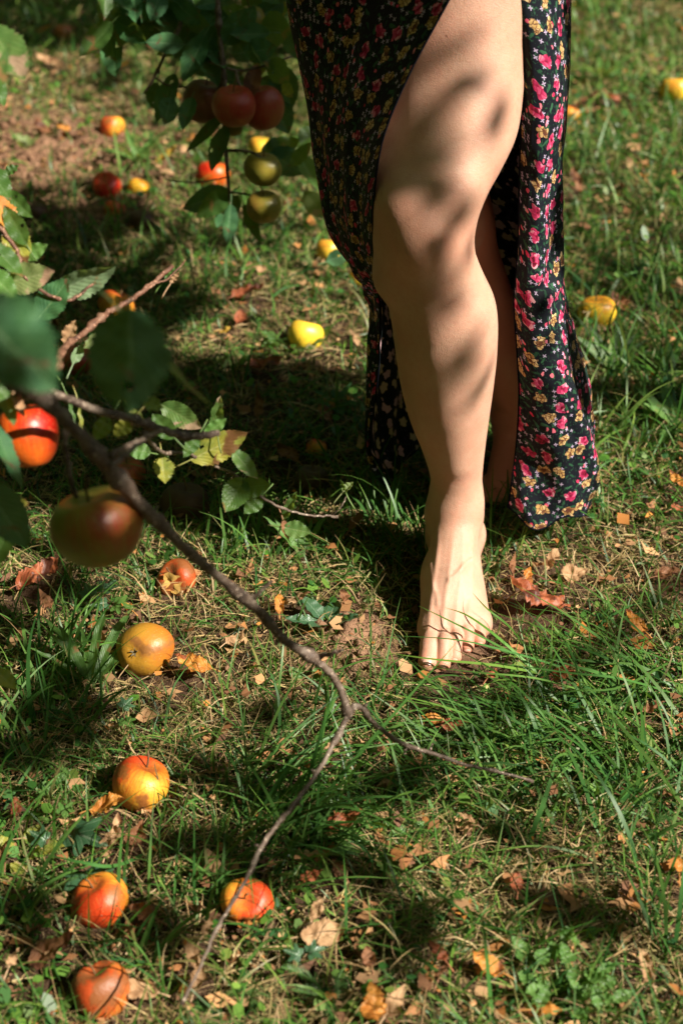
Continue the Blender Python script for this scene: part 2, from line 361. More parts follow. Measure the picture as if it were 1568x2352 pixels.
# ============================================================ WHAT LIES ON THE LAWN (picture column, row, size)
FL = [
 (1222, 1393, 150, 172, 'red', 'large crumpled red brown leaf lying right of the bare toes', dict(w=.5, kc=14, kb=6, cr=.018)),
 (1455, 1448, 70, 120, 'orange', 'pointed golden orange leaf at the right, below the large red brown one', dict(kc=45, kb=12)),
 (1268, 1300, 56, 60, 'tan', 'tan leaf standing in the dry grass right of the ankle', dict(kc=30)),
 (1318, 1326, 56, 20, 'tan', 'pale beige flattened leaf beside the tan one right of the ankle', dict(kc=8, w=.8)),
 (640, 1410, 48, 95, 'orange', 'small upright orange leaf touching a flat tan one near the branch', dict(kc=30, tilt=.8)),
 (682, 1407, 78, 0, 'tan', 'flat tan leaf joined to the upright orange one near the branch', dict(kc=8, w=.4)),
 (787, 1390, 46, 100, 'brown', 'small dull brown leaf above the bare soil beside the foot', {}),
 (1002, 1675, 62, 160, 'orange', 'orange brown leaf above the right hand twig', dict(w=.5)),
 (1040, 1690, 54, 10, 'red', 'dark red brown leaf touching the orange brown one above the twig', dict(kc=40)),
 (772, 1740, 66, 30, 'tan', 'crumbled tan leaf right of the fork of the branch', dict(kc=35)),
 (688, 1772, 66, 120, 'brown', 'brown leaf left of the crumbled tan one, behind the lower twig', dict(kc=30)),
 (885, 1738, 56, 70, 'brown', 'dark brown curled leaf between the two twigs', dict(kc=45)),
 (800, 1912, 92, 5, 'red', 'dark red crumpled leaf above the dandelion leaves', dict(cr=.009, w=.6)),
 (250, 1880, 72, 20, 'orange', 'curled orange leaf just under the large streaked apple', dict(w=.8, kc=20, kb=10)),
 (262, 1945, 88, 80, 'tan', 'long rolled tan leaf standing right of the ivy', dict(kc=90, w=.6)),
 (320, 1942, 60, 75, 'brown', 'narrow rolled brown leaf right of the long tan one', dict(kc=110, w=.5)),
 (130, 2215, 112, 20, 'brown', 'wide brown leaf left of the rotten apple', dict(cr=.010)),
 (38, 2232, 44, 70, 'tan', 'small folded tan leaf near the lower left edge', dict(kc=60)),
 (448, 2225, 72, 110, 'tan', 'upper half of a rolled tan leaf under the twig tip', dict(kc=80, w=.6)),
 (458, 2275, 62, 80, 'tan', 'lower rolled tan leaf touching the one under the twig tip', dict(kc=90, w=.6)),
 (312, 2290, 96, 168, 'tan', 'pale curled leaf leaning on the rotten apple', dict(kc=40, lift=.02)),
 (728, 2112, 62, 70, 'tan', 'pinkish tan torn leaf right of the bitten apple', dict(w=.6)),
 (742, 2165, 92, 10, 'tan', 'wide pinkish tan leaf under the torn one, right of the bitten apple', dict(w=.7, cr=.008)),
 (722, 2045, 54, 15, 'red', 'small red orange leaf below the dandelion leaves', {}),
 (775, 2018, 44, 120, 'brown', 'little brown leaf standing up under the dandelion leaves', dict(kc=60)),
 (1112, 2240, 82, 155, 'orange', 'curled orange brown leaf at the lower right, above the clover', dict(kc=50, kb=14)),
 (1000, 2215, 56, 130, 'red', 'small red brown leaf left of the curled orange brown one', dict(kc=40)),
 (1015, 2262, 40, 60, 'brown', 'little curled brown leaf under the small red brown one', dict(kc=70)),
 (858, 2332, 88, 100, 'orange', 'orange brown leaf cut by the lower edge, left one of a pair', dict(kc=30)),
 (905, 2330, 80, 60, 'tan', 'tan brown leaf cut by the lower edge, right one of a pair', dict(kc=30)),
 (1190, 2040, 46, 80, 'red', 'small folded red brown leaf in the lower right lawn', dict(kc=50)),
 (1480, 2230, 88, 100, 'tan', 'rolled tan leaf standing beside a dark hollow at the lower right', dict(kc=80, w=.5)),
 (1068, 1900, 40, 150, 'tan', 'tiny tan leaf above a slightly larger one under the grass fan', dict(kc=40)),
 (1082, 1925, 44, 40, 'tan', 'tan leaf just below the tiny one under the grass fan', dict(kc=30)),
 (1556, 2010, 50, 80, 'orange', 'bright orange leaf at the right edge in the lower lawn', dict(kc=50)),
 (1252, 2342, 66, 0, 'orange', 'orange leaf cut by the lower edge below the clover', {}),
 (848, 2220, 54, 100, 'brown', 'brown rolled leaf between the wide tan leaf and the small red brown one', dict(kc=60)),
 (95, 1350, 104, 40, 'red', 'large crumpled dark red leaf in the shade left of the ivy', dict(cr=.012, w=.6)),
 (110, 1410, 60, 120, 'brown', 'brown curled leaf hanging below the large dark red one', dict(kc=40)),
 (443, 1556, 82, 165, 'orange', 'orange brown curled leaf right of the ochre apple', dict(kc=45)),
 (543, 1488, 50, 40, 'tan', 'tan leaf half way between the ochre apple and the branch', dict(kc=30)),
 (1500, 1648, 50, 20, 'brown', 'brown crumpled leaf in the long grass at the right', dict(cr=.008)),
 (1290, 1572, 56, 10, 'red', 'red brown leaf deep in the grass below the large red brown one', {}),
 (1540, 1325, 66, 5, 'brown', 'dark brown curled leaf at the right edge level with the ankle', dict(kc=40)),
 (1325, 425, 74, 100, 'brown', 'long brown leaf right of the dress at knee height', dict(w=.35, kc=40)),
 (1444, 384, 40, 80, 'tan', 'pale tan leaf in the upper right lawn', {}),
 (1352, 242, 62, 10, 'brown', 'brown leaf between the dress and the upper right apple, left one', {}),
 (1400, 236, 50, 165, 'red', 'red brown leaf between the dress and the upper right apple, right one', {}),
 (1520, 510, 36, 90, 'tan', 'small upright tan leaf in the right lawn', dict(kc=60)),
 (1455, 345, 34, 20, 'tan', 'small tan leaf just above the pale one in the upper right lawn', {}),
 (572, 686, 74, 30, 'red', 'dark wrinkled brown leaf above the lemon yellow apple, to its left', dict(cr=.012, w=.7)),
 (588, 628, 52, 150, 'tan', 'light brown leaf above the dark wrinkled one', dict(kc=30)),
 (550, 742, 46, 80, 'red', 'narrow dark red leaf left of the lemon yellow apple', dict(kc=60)),
 (518, 772, 24, 20, 'gold', 'tiny golden leaf below the narrow dark red one', {}),
 (612, 858, 78, 5, 'red', 'curled red brown leaf at the edge of the deep shade', dict(kc=45)),
 (600, 940, 84, 85, 'brown', 'long grey brown leaf standing in the deep shade', dict(w=.3, kc=30, tilt=.5)),
 (745, 972, 56, 120, 'brown', 'brown folded leaf in deep shade beside the hem', dict(kc=30)),
 (660, 1062, 66, 130, 'brown', 'brown leaf in deep shade above the dark brown apple', dict(kc=20)),
 (820, 1232, 62, 60, 'brown', 'mottled brown leaf at the lower edge of the deep shade', dict(cr=.010)),
 (812, 790, 46, 120, 'tan', 'tan leaf right of the lemon yellow apple', dict(kc=30)),
 (790, 668, 36, 40, 'tan', 'small tan leaf near the dress above the lemon yellow apple', {}),
 (108, 80, 42, 10, 'orange', 'blurred orange leaf at the top left beside a dark red apple', {}),
 (256, 120, 50, 80, 'orange', 'blurred orange leaf near the top, left of the hanging leaves', dict(kc=30)),
 (112, 152, 62, 160, 'tan', 'blurred tan leaf below the top left orange one', {}),
 (392, 222, 50, 150, 'orange', 'blurred red orange leaf behind the hanging leaves', {}),
 (445, 172, 30, 20, 'gold', 'small golden leaf left of the hanging cluster', {}),
 (652, 226, 34, 170, 'gold', 'small golden leaf right of the hanging cluster', {}),
 (285, 158, 36, 20, 'orange', 'small orange leaf in the sunlit top left grass', {}),
 (375, 405, 64, 170, 'tan', 'pale tan leaf left of the scarlet apple', dict(w=.35)),
 (388, 372, 56, 20, 'gold', 'golden leaf just above the pale tan one', {}),
 (146, 303, 36, 160, 'orange', 'small orange leaf on the bare soil', dict(w=.5)),
 (98, 300, 56, 130, 'brown', 'brown leaf on the bare soil left of the small orange one', {}),
 (425, 350, 36, 80, 'tan', 'tan upright leaf above the scarlet apple', dict(kc=40)),
 (1424, 705, 66, 100, 'brown', 'brown curled leaf leaning on the right side of the red topped apple', dict(kc=50, tilt=.7)),
 (1555, 1115, 60, 110, 'orange', 'brown orange leaf at the right edge below the plantain', {}),
 (1558, 1170, 40, 30, 'red', 'small red leaf at the right edge under the brown orange one', {}),
 (1560, 652, 36, 90, 'tan', 'tan leaf at the right edge above the tall grass', {}),
 (290, 1412, 34, 140, 'orange', 'small orange leaf below the small ivy', {}),
 (1212, 1332, 30, 70, 'orange', 'tiny orange leaf between the ankle and the beige leaf', {}),
 (1178, 1310, 54, 85, 'brown', 'narrow brown leaf standing close to the ankle', dict(w=.3, kc=60)),
 (1335, 1165, 60, 10, 'brown', 'brown leaf under the hem of the dress', {}),
 (1128, 1560, 40, 60, 'red', 'small dull red leaf in the grass just below the toes', {}),
 (40, 1885, 44, 100, 'red', 'small red leaf at the left edge level with the ivy', {}),
 (20, 1990, 60, 95, 'brown', 'brown leaf at the left edge beside the yellow spotted plant', dict(kc=40)),
 (480, 2160, 44, 60, 'tan', 'small pinkish leaf left of the bitten apple', {}),
 (330, 2120, 66, 150, 'brown', 'dark brown leaf below the half hidden orange apple', dict(kc=40)),
]
OBS = [(331, 1493, 134), (323, 1802, 140), (230, 2072, 136), (568, 2072, 116), (232, 2278, 134), (407, 1330, 92), (702, 771, 86), (757, 576, 66), (822, 638, 46), (1371, 716, 86), (1549, 206, 68), (258, 292, 58), (490, 402, 76), (245, 428, 70), (262, 480, 48), (80, 490, 62), (326, 508, 64), (600, 342, 66), (146, 76, 50), (268, 706, 92), (289, 1090, 96), (727, 1030, 48), (716, 1106, 84), (425, 1158, 112), (172, 832, 86), (318, 430, 48), (1309, 262, 44), (1500, 864, 30)]
OB = []
for (a, b, c) in OBS:
    q = atZ(a, b+c*.3, 0); r = c/scale_at(q); OB.append((q[0], q[1]-.10*r, r*.50, r*.50))
for f in FL:
    q = atZ(f[0], f[1], 0); r = f[2]/scale_at(q); OB.append((q[0], q[1]-.3*r-.008, r*.62, r*.55+.014))
OB.append((.145, 1.36, .075, .06)); OB.append((.168, 1.385, .05, .06)); OB.append((.145, 1.30, .06, .03))
def clear_of(x, y, L, k=.92):
    m = np.ones(len(x), bool); q = rng.random(len(x)) < k
    for (a, b, rx, ry) in OB: m &= ~((((x-a)/rx)**2+((y-b)/ry)**2 < 1) & q & (L > .02))
    return m
# ============================================================ GRASS
def blades(x, y, z, yaw, L, Wd, lean, bend, K, c0, c1, wav=0.0, tipw=.15):
    n = len(x); t = np.linspace(0, 1, K+1)
    th = lean[:, None] + bend[:, None]*t[None]**1.3
    th = np.minimum(th, R(100))
    side = rng.normal(0, wav, n)[:, None]*t[None] if wav else np.zeros((n, K+1))
    yw = yaw[:, None]+side
    ds = (L/K)[:, None]
    dx = np.sin(th)*np.cos(yw); dy = np.sin(th)*np.sin(yw); dz = np.cos(th)
    cx = x[:, None]+np.cumsum(dx*ds, 1)-dx[:, :1]*ds; cy = y[:, None]+np.cumsum(dy*ds, 1)-dy[:, :1]*ds; cz = z[:, None]+np.cumsum(dz*ds, 1)-dz[:, :1]*ds
    w = (Wd*.5)[:, None]*(1-(1-tipw)*t[None]**2.2)*(.75+.5*np.sin(np.pi*np.minimum(t+.15, 1)))[None]
    w[:, -1] = Wd*.04
    roll = rng.normal(0, .5, n)[:, None]
    sx = -np.sin(yw)*np.cos(roll); sy = np.cos(yw)*np.cos(roll); sz = np.sin(roll)+0*yw
    A = np.stack([cx+sx*w, cy+sy*w, cz+sz*w], -1); B = np.stack([cx-sx*w, cy-sy*w, cz-sz*w], -1)
    V = np.stack([A, B], 2).reshape(n, -1, 3)
    k = np.arange(K)[None]*2; b = (np.arange(n)*(2*(K+1)))[:, None]
    F = np.stack([b+k, b+k+1, b+k+3, b+k+2], -1).reshape(-1, 4)
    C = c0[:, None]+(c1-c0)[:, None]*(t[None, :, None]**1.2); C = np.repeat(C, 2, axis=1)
    if K > 3:       # trodden down where the foot stands
        hit = ((V[..., 0] > .088) & (V[..., 0] < .200) & (V[..., 1] > 1.335) & (V[..., 1] < 1.62) & (V[..., 2] > .010)).any(1) & (rng.random(n) < .93)
        if hit.any():
            V = V[~hit]; C = C.reshape(n, -1, 3)[~hit]; m2 = len(V)
            b = (np.arange(m2)*(2*(K+1)))[:, None]; F = np.stack([b+k, b+k+1, b+k+3, b+k+2], -1).reshape(-1, 4)
    return V.reshape(-1, 3), F, C.reshape(-1, 3)
def scatter(n, near=.68, far=6.5, p=1.6, xr=1.0):
    # density falls with distance from the footpath edge where the photographer stands
    u = rng.random(n*2); a = near**(2-p); b = far**(2-p)
    d = (a+(b-a)*u)**(1/(2-p)) if abs(p-2) > 1e-3 else near*(far/near)**u
    x = (rng.random(n*2)*2-1)*(.30+.30*d)*xr; y = np.sqrt(np.maximum(d*d-0*x, .01))
    return x[:n], y[:n]
def pal(n, L, jit=.18):
    L = np.array(L); i = rng.integers(0, len(L), n); f = rng.random((n, 1)); j = rng.integers(0, len(L), n)
    return np.clip((L[i]*f+L[j]*(1-f))*(1+rng.normal(0, jit, (n, 1))), .004, 1)
GREEN = [(.055, .16, .022), (.085, .21, .030), (.14, .26, .040), (.040, .13, .030), (.19, .27, .055), (.032, .105, .035)]
DARKG = [(.040, .13, .030), (.06, .17, .038), (.085, .20, .038), (.12, .23, .05)]
TAN = [(.42, .28, .14), (.32, .20, .095), (.58, .43, .25), (.26, .15, .075), (.50, .36, .16), (.36, .31, .12)]
def footprint(x, y, m=1.0):
    a = (((x-.145)/.048/m)**2+((y-1.49)/.125/m)**2) < 1; b = (((x-.195)/.045/m)**2+((y-1.83)/.12/m)**2) < 1
    return a | b
def keep(*arrs, m): return [a[m] for a in arrs]
GM = MB()
def layer(M, n, L, Wd, lean, bend, K, c0f, c1f, p=1.45, mode='green', wav=.3, zoff=0.0, near=.68, far=6.5):
    x, y = scatter(n, near, far, p)
    if mode == 'xy': pass
    s = blobs(x, y, STRAW); g = blobs(x, y, LUSH); dr = blobs(x, y, DIRT); pn = fbm(x, y, .22, 21)
    if mode == 'green': pr = .66+.7*(pn-.5)*2*.8 + .45*g - .45*s
    elif mode == 'thatch': pr = .58+.55*s-.2*g + .5*(pn-.5)
    elif mode == 'long': pr = .12+.95*g - .3*s + .5*(pn-.55)
    pr = pr*(1-.82*dr)
    m = (rng.random(n) < pr) & ~footprint(x, y)
    x, y = x[m], y[m]; n = len(x); q = ground_h(x, y)
    f = np.clip(y/1.8, .8, 3)**.75
    yaw = rng.random(n)*2*math.pi
    Lg = L[0]*(1+rng.normal(0, L[1], n)).clip(.35, 2.2); Wg = Wd[0]*(1+rng.normal(0, Wd[1], n)).clip(.4, 2)*f
    le = np.abs(rng.normal(lean[0], lean[1], n)); be = np.abs(rng.normal(bend[0], bend[1], n))
    cm = clear_of(x, y, Lg); x, y, q, yaw, Lg, Wg, le, be = [v[cm] for v in (x, y, q, yaw, Lg, Wg, le, be)]; n = len(x)
    V, F, C = blades(x, y, q-.002+zoff*rng.random(n), yaw, Lg, Wg, le, be, K, c0f(n), c1f(n), wav)
    M.add(V, [F], C)
def tipmix(n):
    c = pal(n, GREEN); m = rng.random((n, 1)) < .16; return np.where(m, pal(n, TAN)*.8, c)
TM = MB()
layer(TM, 200000, (.032, .35), (.0013, .35), (R(74), .22), (.5, .5), 2, lambda n: pal(n, TAN)*.8, lambda n: pal(n, TAN), mode='thatch', wav=.5, zoff=.012)
layer(TM, 20000, (.055, .35), (.0012, .35), (R(60), .35), (.8, .6), 4, lambda n: pal(n, TAN)*.8, lambda n: pal(n, TAN)*1.1, mode='thatch', wav=.7, zoff=.010)
tag(TM.build('dry_grass', grass_material('dry_blades', .2, .6, .2)), 'short straw-coloured dead grass matted between the green blades', 'dry grass', kind='stuff')
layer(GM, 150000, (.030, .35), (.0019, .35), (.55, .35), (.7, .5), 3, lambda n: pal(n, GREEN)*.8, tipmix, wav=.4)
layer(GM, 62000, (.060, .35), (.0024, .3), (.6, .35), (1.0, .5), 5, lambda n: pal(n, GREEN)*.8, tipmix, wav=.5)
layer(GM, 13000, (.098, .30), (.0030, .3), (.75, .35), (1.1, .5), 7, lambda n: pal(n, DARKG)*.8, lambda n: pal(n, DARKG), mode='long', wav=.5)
# tufts with long arching blades
TUF = [(640, 1900, 34, .17, .06, 0), (560, 1870, 26, .16, .05, 30), (720, 1960, 26, .15, .05, 10), (600, 2010, 30, .13, .06, -20), (1240, 1670, 30, .11, .07, 170), (1320, 1650, 34, .125, .09, 180), (1420, 1600, 34, .14, .09, 185), (1500, 1560, 26, .15, .08, 175), (1240, 1740, 40, .14, .09, 160), (1100, 1720, 26, .13, .07, 170), (960, 1250, 26, .11, .06, 90), (900, 1230, 16, .12, .05, 95), (560, 1290, 14, .10, .07, 80), (900, 1170, 16, .12, .1, 90), (150, 1560, 26, .12, .06, 80), (100, 1690, 24, .12, .07, 60), (1500, 1850, 24, .14, .07, 120), (1380, 850, 36, .13, .12, 90), (1470, 700, 30, .13, .12, 90), (1530, 900, 34, .14, .12, 90), (1420, 1030, 30, .13, .1, 80), (1350, 400, 30, .12, .2, 90), (1470, 330, 26, .12, .2, 90), (330, 400, 20, .13, .14, 60), (260, 560, 26, .12, .2, 90), (520, 620, 22, .10, .14, 90), (450, 690, 20, .10, .1, 90), (1050, 1850, 26, .11, .08, 150), (1540, 2200, 20, .12, .07, 100), (60, 2150, 26, .12, .07, 40), (330, 2180, 24, .11, .06, 60), (1440, 1950, 16, .11, .06, 100), (700, 1680, 20, .10, .08, 30), (30, 60, 40, .18, .4, 90), (250, 60, 30, .15, .4, 90), (400, 130, 30, .12, .3, 90), (1400, 60, 40, .12, .4, 90), (1130, 1330, 16, .11, .05, 100), (980, 1700, 20, .10, .07, 160), (1130, 1690, 26, .12, .06, 175), (880, 1640, 18, .10, .08, 40), (480, 2120, 20, .11, .05, 40), (1240, 1230, 22, .10, .07, 60), (1320, 1200, 16, .10, .06, 90)]
for (a, b, n, L, sp, hd) in TUF:
    c = atZ(a, b); x = c[0]+rng.normal(0, sp*.5, n); y = c[1]+rng.normal(0, sp*.5, n); m = ~footprint(x, y); x, y = x[m], y[m]; m = clear_of(x, y, x*0+1, .9); x, y = x[m], y[m]; n = len(x)
    yaw = R(hd)+rng.normal(0, .75, n)
    V, F, C = blades(x, y, ground_h(x, y), yaw, L*(1+rng.normal(0, .28, n)).clip(.4, 1.8), .0031*(1+rng.normal(0, .25, n)).clip(.5, 1.6)*np.clip(y/1.8, .9, 1.8)**.5, np.abs(rng.normal(1.12 if (b > 1400 and b < 1800 and a > 880) else .55, .25, n)), np.abs(rng.normal(.5 if (b > 1400 and b < 1800 and a > 880) else 1.0, .35, n)), 9, pal(n, DARKG if b > 1100 else GREEN)*.8, pal(n, DARKG+GREEN[:3] if b > 1100 else GREEN), .35)
    GM.add(V, [F], C)
# single long blades that lie over the toes and lean across the lawn: x, y, height over the ground
LONG = [[(1175, 1500, .01), (1100, 1460, .035), (1030, 1425, .05), (962, 1392, .055)], [(1330, 1545, .01), (1180, 1500, .05), (1050, 1470, .07), (900, 1460, .05)], [(1300, 1560, .0), (1150, 1530, .04), (1000, 1515, .05), (890, 1500, .04)], [(1290, 1700, .0), (1200, 1590, .05), (1100, 1520, .045), (1040, 1490, .02)], [(1260, 1570, .01), (1150, 1470, .05), (1075, 1415, .06), (1020, 1395, .05)], [(1215, 1500, .0), (1170, 1440, .04), (1120, 1400, .06), (1085, 1362, .06)], [(1380, 1600, .0), (1240, 1560, .06), (1100, 1545, .06), (960, 1530, .03)], [(1060, 1650, .0), (1010, 1590, .05), (960, 1540, .05), (930, 1505, .03)], [(1540, 1520, .02), (1420, 1580, .06), (1300, 1590, .06), (1160, 1640, .02)], [(1568, 1600, .0), (1430, 1560, .06), (1300, 1545, .07), (1120, 1520, .05)], [(860, 1930, .0), (930, 1860, .06), (1010, 1800, .07), (1110, 1790, .05)], [(520, 1880, .0), (640, 1940, .06), (720, 1960, .05), (800, 1960, .0)], [(380, 1980, .0), (520, 2010, .05), (640, 1980, .06), (760, 1990, .02)], [(1130, 2352, .0), (1122, 2250, .04), (1112, 2150, .08), (1100, 2080, .11)], [(990, 1320, .0), (978, 1240, .04), (968, 1190, .06), (960, 1160, .07)], [(1128, 1250, .0), (1126, 1200, .03), (1130, 1120, .05), (1132, 1060, .07)], [(1000, 1240, .0), (985, 1180, .02), (955, 1140, .04), (925, 1110, .06)], [(340, 1960, .0), (260, 1990, .04), (180, 1980, .05), (90, 1960, .03)], [(250, 1700, .0), (330, 1650, .05), (400, 1640, .06), (470, 1600, .04)], [(400, 1560, .0), (440, 1500, .06), (480, 1480, .05), (560, 1560, .02)]]
for k, P in enumerate(LONG):
    pts = catmull([atZ(a, b, h+.004) for a, b, h in P], 15); n = 15
    T = np.gradient(pts, axis=0); T /= np.linalg.norm(T, axis=1)[:, None]; sd = np.cross(T, (0, 0, 1)); sd /= np.linalg.norm(sd, axis=1)[:, None]+1e-9
    sd = sd*.92+np.array([0, 0, .39]); w = .0017*(1.05-np.linspace(0, 1, n)**2.2)[:, None]*(.8+.5*rnd.random())
    V = np.stack([pts+sd*w, pts-sd*w], 1).reshape(-1, 3); q = np.arange(n-1)*2
    GM.add(V, [np.stack([q, q+1, q+3, q+2], -1)], tuple(pal(1, DARKG+GREEN[:3])[0]*1.15))
# ground cover: tiny round leaves between the blades
n = 9000; x, y = scatter(n); pn = fbm(x, y, .18, 40); m = (pn > .5) & ~footprint(x, y, 1.1); x, y = x[m], y[m]; n = len(x)
s = (.004+.005*rng.random(n))*np.clip(y/1.8, .9, 2)**.5; a = rng.random(n)*6.28; th = np.linspace(0, 2*math.pi, 7)[:-1]
lx = s[:, None]*np.cos(th)[None]; ly = s[:, None]*.75*np.sin(th)[None]; tl = rng.normal(0, .45, (2, n)); zz = ground_h(x, y)+.006+rng.random(n)*.018
V = np.stack([x[:, None]+lx*np.cos(a)[:, None]-ly*np.sin(a)[:, None], y[:, None]+lx*np.sin(a)[:, None]+ly*np.cos(a)[:, None], zz[:, None]+lx*tl[0][:, None]+ly*tl[1][:, None]], -1).reshape(-1, 3)
b = (np.arange(n)*6)[:, None]; F = np.vstack([np.hstack([b, b+1, b+2, b+3]), np.hstack([b, b+3, b+4, b+5])])
GC = MB(); GC.add(V, [F], np.repeat(pal(n, GREEN), 6, axis=0))
grass_mat = grass_material('green_blades')
tag(GM.build('grass', grass_mat), 'green lawn grass, short blades and long arching ones lit by the sun', 'grass', kind='stuff')
tag(GC.build('ground_cover', grass_mat), 'tiny round green leaves growing low between the grass blades', 'ground cover', kind='stuff')
# crumbs of soil and scraps of dead leaf
n = 20000; x, y = scatter(n, p=1.5); d = blobs(x, y, DIRT); m = (rng.random(n) < .10+.9*d); x, y, d = x[m], y[m], d[m]; n = len(x)
ic = np.array([(0, 0, 1), (.9, 0, .2), (0, .9, .25), (-.9, .1, .15), (.1, -.9, .2), (0, 0, -1.)]); s = (.0022+.010*rng.random(n)**3*(.4+d))*np.clip(y/2, 1, 1.8)**.5
V = (ic[None]*(1+rng.normal(0, .25, (n, 6, 3))))*s[:, None, None]+np.stack([x, y, ground_h(x, y)+.004+.010*d], -1)[:, None]
b = (np.arange(n)*6)[:, None]; tri = [(0, 1, 2), (0, 2, 3), (0, 3, 4), (0, 4, 1), (5, 2, 1), (5, 3, 2), (5, 4, 3), (5, 1, 4)]
F = np.vstack([np.hstack([b+t0, b+t1, b+t2]) for t0, t1, t2 in tri])
tag(mesh_np('soil_crumbs', V.reshape(-1, 3), F, soil_material(False)), 'loose reddish brown soil crumbs on the bare patches', 'soil', kind='stuff')
n = 6500; x, y = scatter(n, p=1.7); m = ~footprint(x, y); x, y = x[m], y[m]; n = len(x)
s = (.0024+.010*rng.random(n)**3)*np.clip(y/1.8, .9, 2)**.4; a = rng.random(n)*6.28; g = np.array([(-1, -.5, 0), (-.2, -.7, .5), (.9, -.2, .1), (-1.1, .4, .2), (0, .6, -.2), (.7, .5, .6)])
L_ = g[None]*s[:, None, None]*(1+rng.normal(0, .45, (n, 6, 3))); ca, sa = np.cos(a)[:, None], np.sin(a)[:, None]
V = np.stack([x[:, None]+L_[..., 0]*ca-L_[..., 1]*sa, y[:, None]+L_[..., 0]*sa+L_[..., 1]*ca, (ground_h(x, y)+.008+.01*rng.random(n))[:, None]+L_[..., 2]], -1).reshape(-1, 3)
b = (np.arange(n)*6)[:, None]; F = np.vstack([np.hstack([b, b+1, b+4, b+3]), np.hstack([b+1, b+2, b+5, b+4])])
LC = [(.30, .14, .06), (.40, .20, .09), (.22, .10, .05), (.50, .30, .15), (.45, .18, .04), (.16, .08, .05)]
SC = MB(); SC.add(V, [F], np.repeat(pal(n, LC), 6, axis=0))
tag(SC.build('leaf_litter', grass_material('litter', .15, .7, .2)), 'small torn scraps of brown dead leaf among the grass', 'leaf litter', kind='stuff')
# ============================================================ THE PERSON
def surface_nets(f, xs, ys, zs):
    s = f < 0; A = [xs, ys, zs]
    c = np.zeros(tuple(n-1 for n in f.shape), np.uint8)
    for dx in (0, 1):
        for dy in (0, 1):
            for dz in (0, 1):
                c += s[dx:f.shape[0]-1+dx, dy:f.shape[1]-1+dy, dz:f.shape[2]-1+dz]
    I = np.argwhere((c > 0) & (c < 8)); idm = np.full(c.shape, -1, np.int32); idm[tuple(I.T)] = np.arange(len(I))
    acc = np.zeros((len(I), 3)); cnt = np.zeros(len(I)); corners = [(a, b, d) for a in (0, 1) for b in (0, 1) for d in (0, 1)]
    for a in corners:
        for ax in range(3):
            if a[ax]: continue
            b = list(a); b[ax] = 1
            ia = tuple((I+a).T); ib = tuple((I+b).T); fa = f[ia]; fb = f[ib]; m = (fa < 0) != (fb < 0)
            t = np.where(m, fa/np.where(m, fa-fb, 1), 0)
            pa = np.stack([A[k][ia[k]] for k in range(3)], -1); pb = np.stack([A[k][ib[k]] for k in range(3)], -1)
            acc += np.where(m[:, None], pa+(pb-pa)*t[:, None], 0); cnt += m
    V = acc/cnt[:, None]; Q = []
    for ax in range(3):
        b, d = [(1, 2), (2, 0), (0, 1)][ax]
        sl0 = [slice(1, -1)]*3; sl0[ax] = slice(0, -1); sl1 = [slice(1, -1)]*3; sl1[ax] = slice(1, None)
        s0 = s[tuple(sl0)]; s1 = s[tuple(sl1)]
        for fl in (0, 1):
            E = np.argwhere((s0 & ~s1) if fl == 0 else (~s0 & s1)); 
            if len(E) == 0: continue
            off = np.ones(3, int); off[ax] = 0; E = E+off
            def cell(ob, od):
                q = E.copy(); q[:, b] += ob; q[:, d] += od; return idm[tuple(q.T)]
            q = np.stack([cell(-1, -1), cell(0, -1), cell(0, 0), cell(-1, 0)], -1)
            if fl == 1: q = q[:, ::-1]
            Q.append(q[(q >= 0).all(1)])
    return V, np.vstack(Q)
def rng_axis(lo, hi, f0, f1, fine, coarse):
    a = [f0]; 
    while a[-1] < f1: a.append(a[-1]+fine)
    s = fine
    while a[-1] < hi: s = min(coarse, s*1.15); a.append(a[-1]+s)
    b = [f0]; s = fine
    while b[-1] > lo: s = min(coarse, s*1.15); b.append(b[-1]-s)
    return np.array(b[:0:-1]+a)
xs = rng_axis(-.13, .36, .085, .205, .0013, .005); ys = rng_axis(1.33, 2.02, 1.35, 1.64, .0013, .005); zs = rng_axis(-.02, 1.14, -.012, .14, .0013, .0042)
F3 = np.full((len(xs), len(ys), len(zs)), .3, np.float32)
def region(lo, hi):
    r = []
    for a, l, h in zip((xs, ys, zs), lo, hi): i0 = max(0, np.searchsorted(a, l)-1); i1 = min(len(a), np.searchsorted(a, h)+1); r.append(slice(i0, i1))
    return tuple(r), xs[r[0]][:, None, None], ys[r[1]][None, :, None], zs[r[2]][None, None, :]
def smin(r, d, k):
    a = F3[r]; h = np.maximum(k-np.abs(a-d), 0)/k if k > 0 else 0*a
    F3[r] = np.minimum(a, d)-h*h*k*.25
def cone(p, q, r1, r2, k=.008, sq=(1, 1, 1)):
    p = np.array(p, float); q = np.array(q, float); m = max(r1, r2)*1.5+k+.01
    r, x, y, z = region(np.minimum(p, q)-m, np.maximum(p, q)+m)
    ba = q-p; L = max(ba@ba, 1e-9); h = np.clip(((x-p[0])*ba[0]+(y-p[1])*ba[1]+(z-p[2])*ba[2])/L, 0, 1)
    d = np.sqrt(((x-p[0]-ba[0]*h)/sq[0])**2+((y-p[1]-ba[1]*h)/sq[1])**2+((z-p[2]-ba[2]*h)/sq[2])**2)-(r1+(r2-r1)*h)
    smin(r, d.astype(np.float32), k)
def sph(p, r, k=.008, sq=(1, 1, 1)): cone(p, p, r, r, k, sq)
def chain(P, k=.006):
    for a, b in zip(P[:-1], P[1:]): cone(a[0], b[0], a[1], b[1], k)
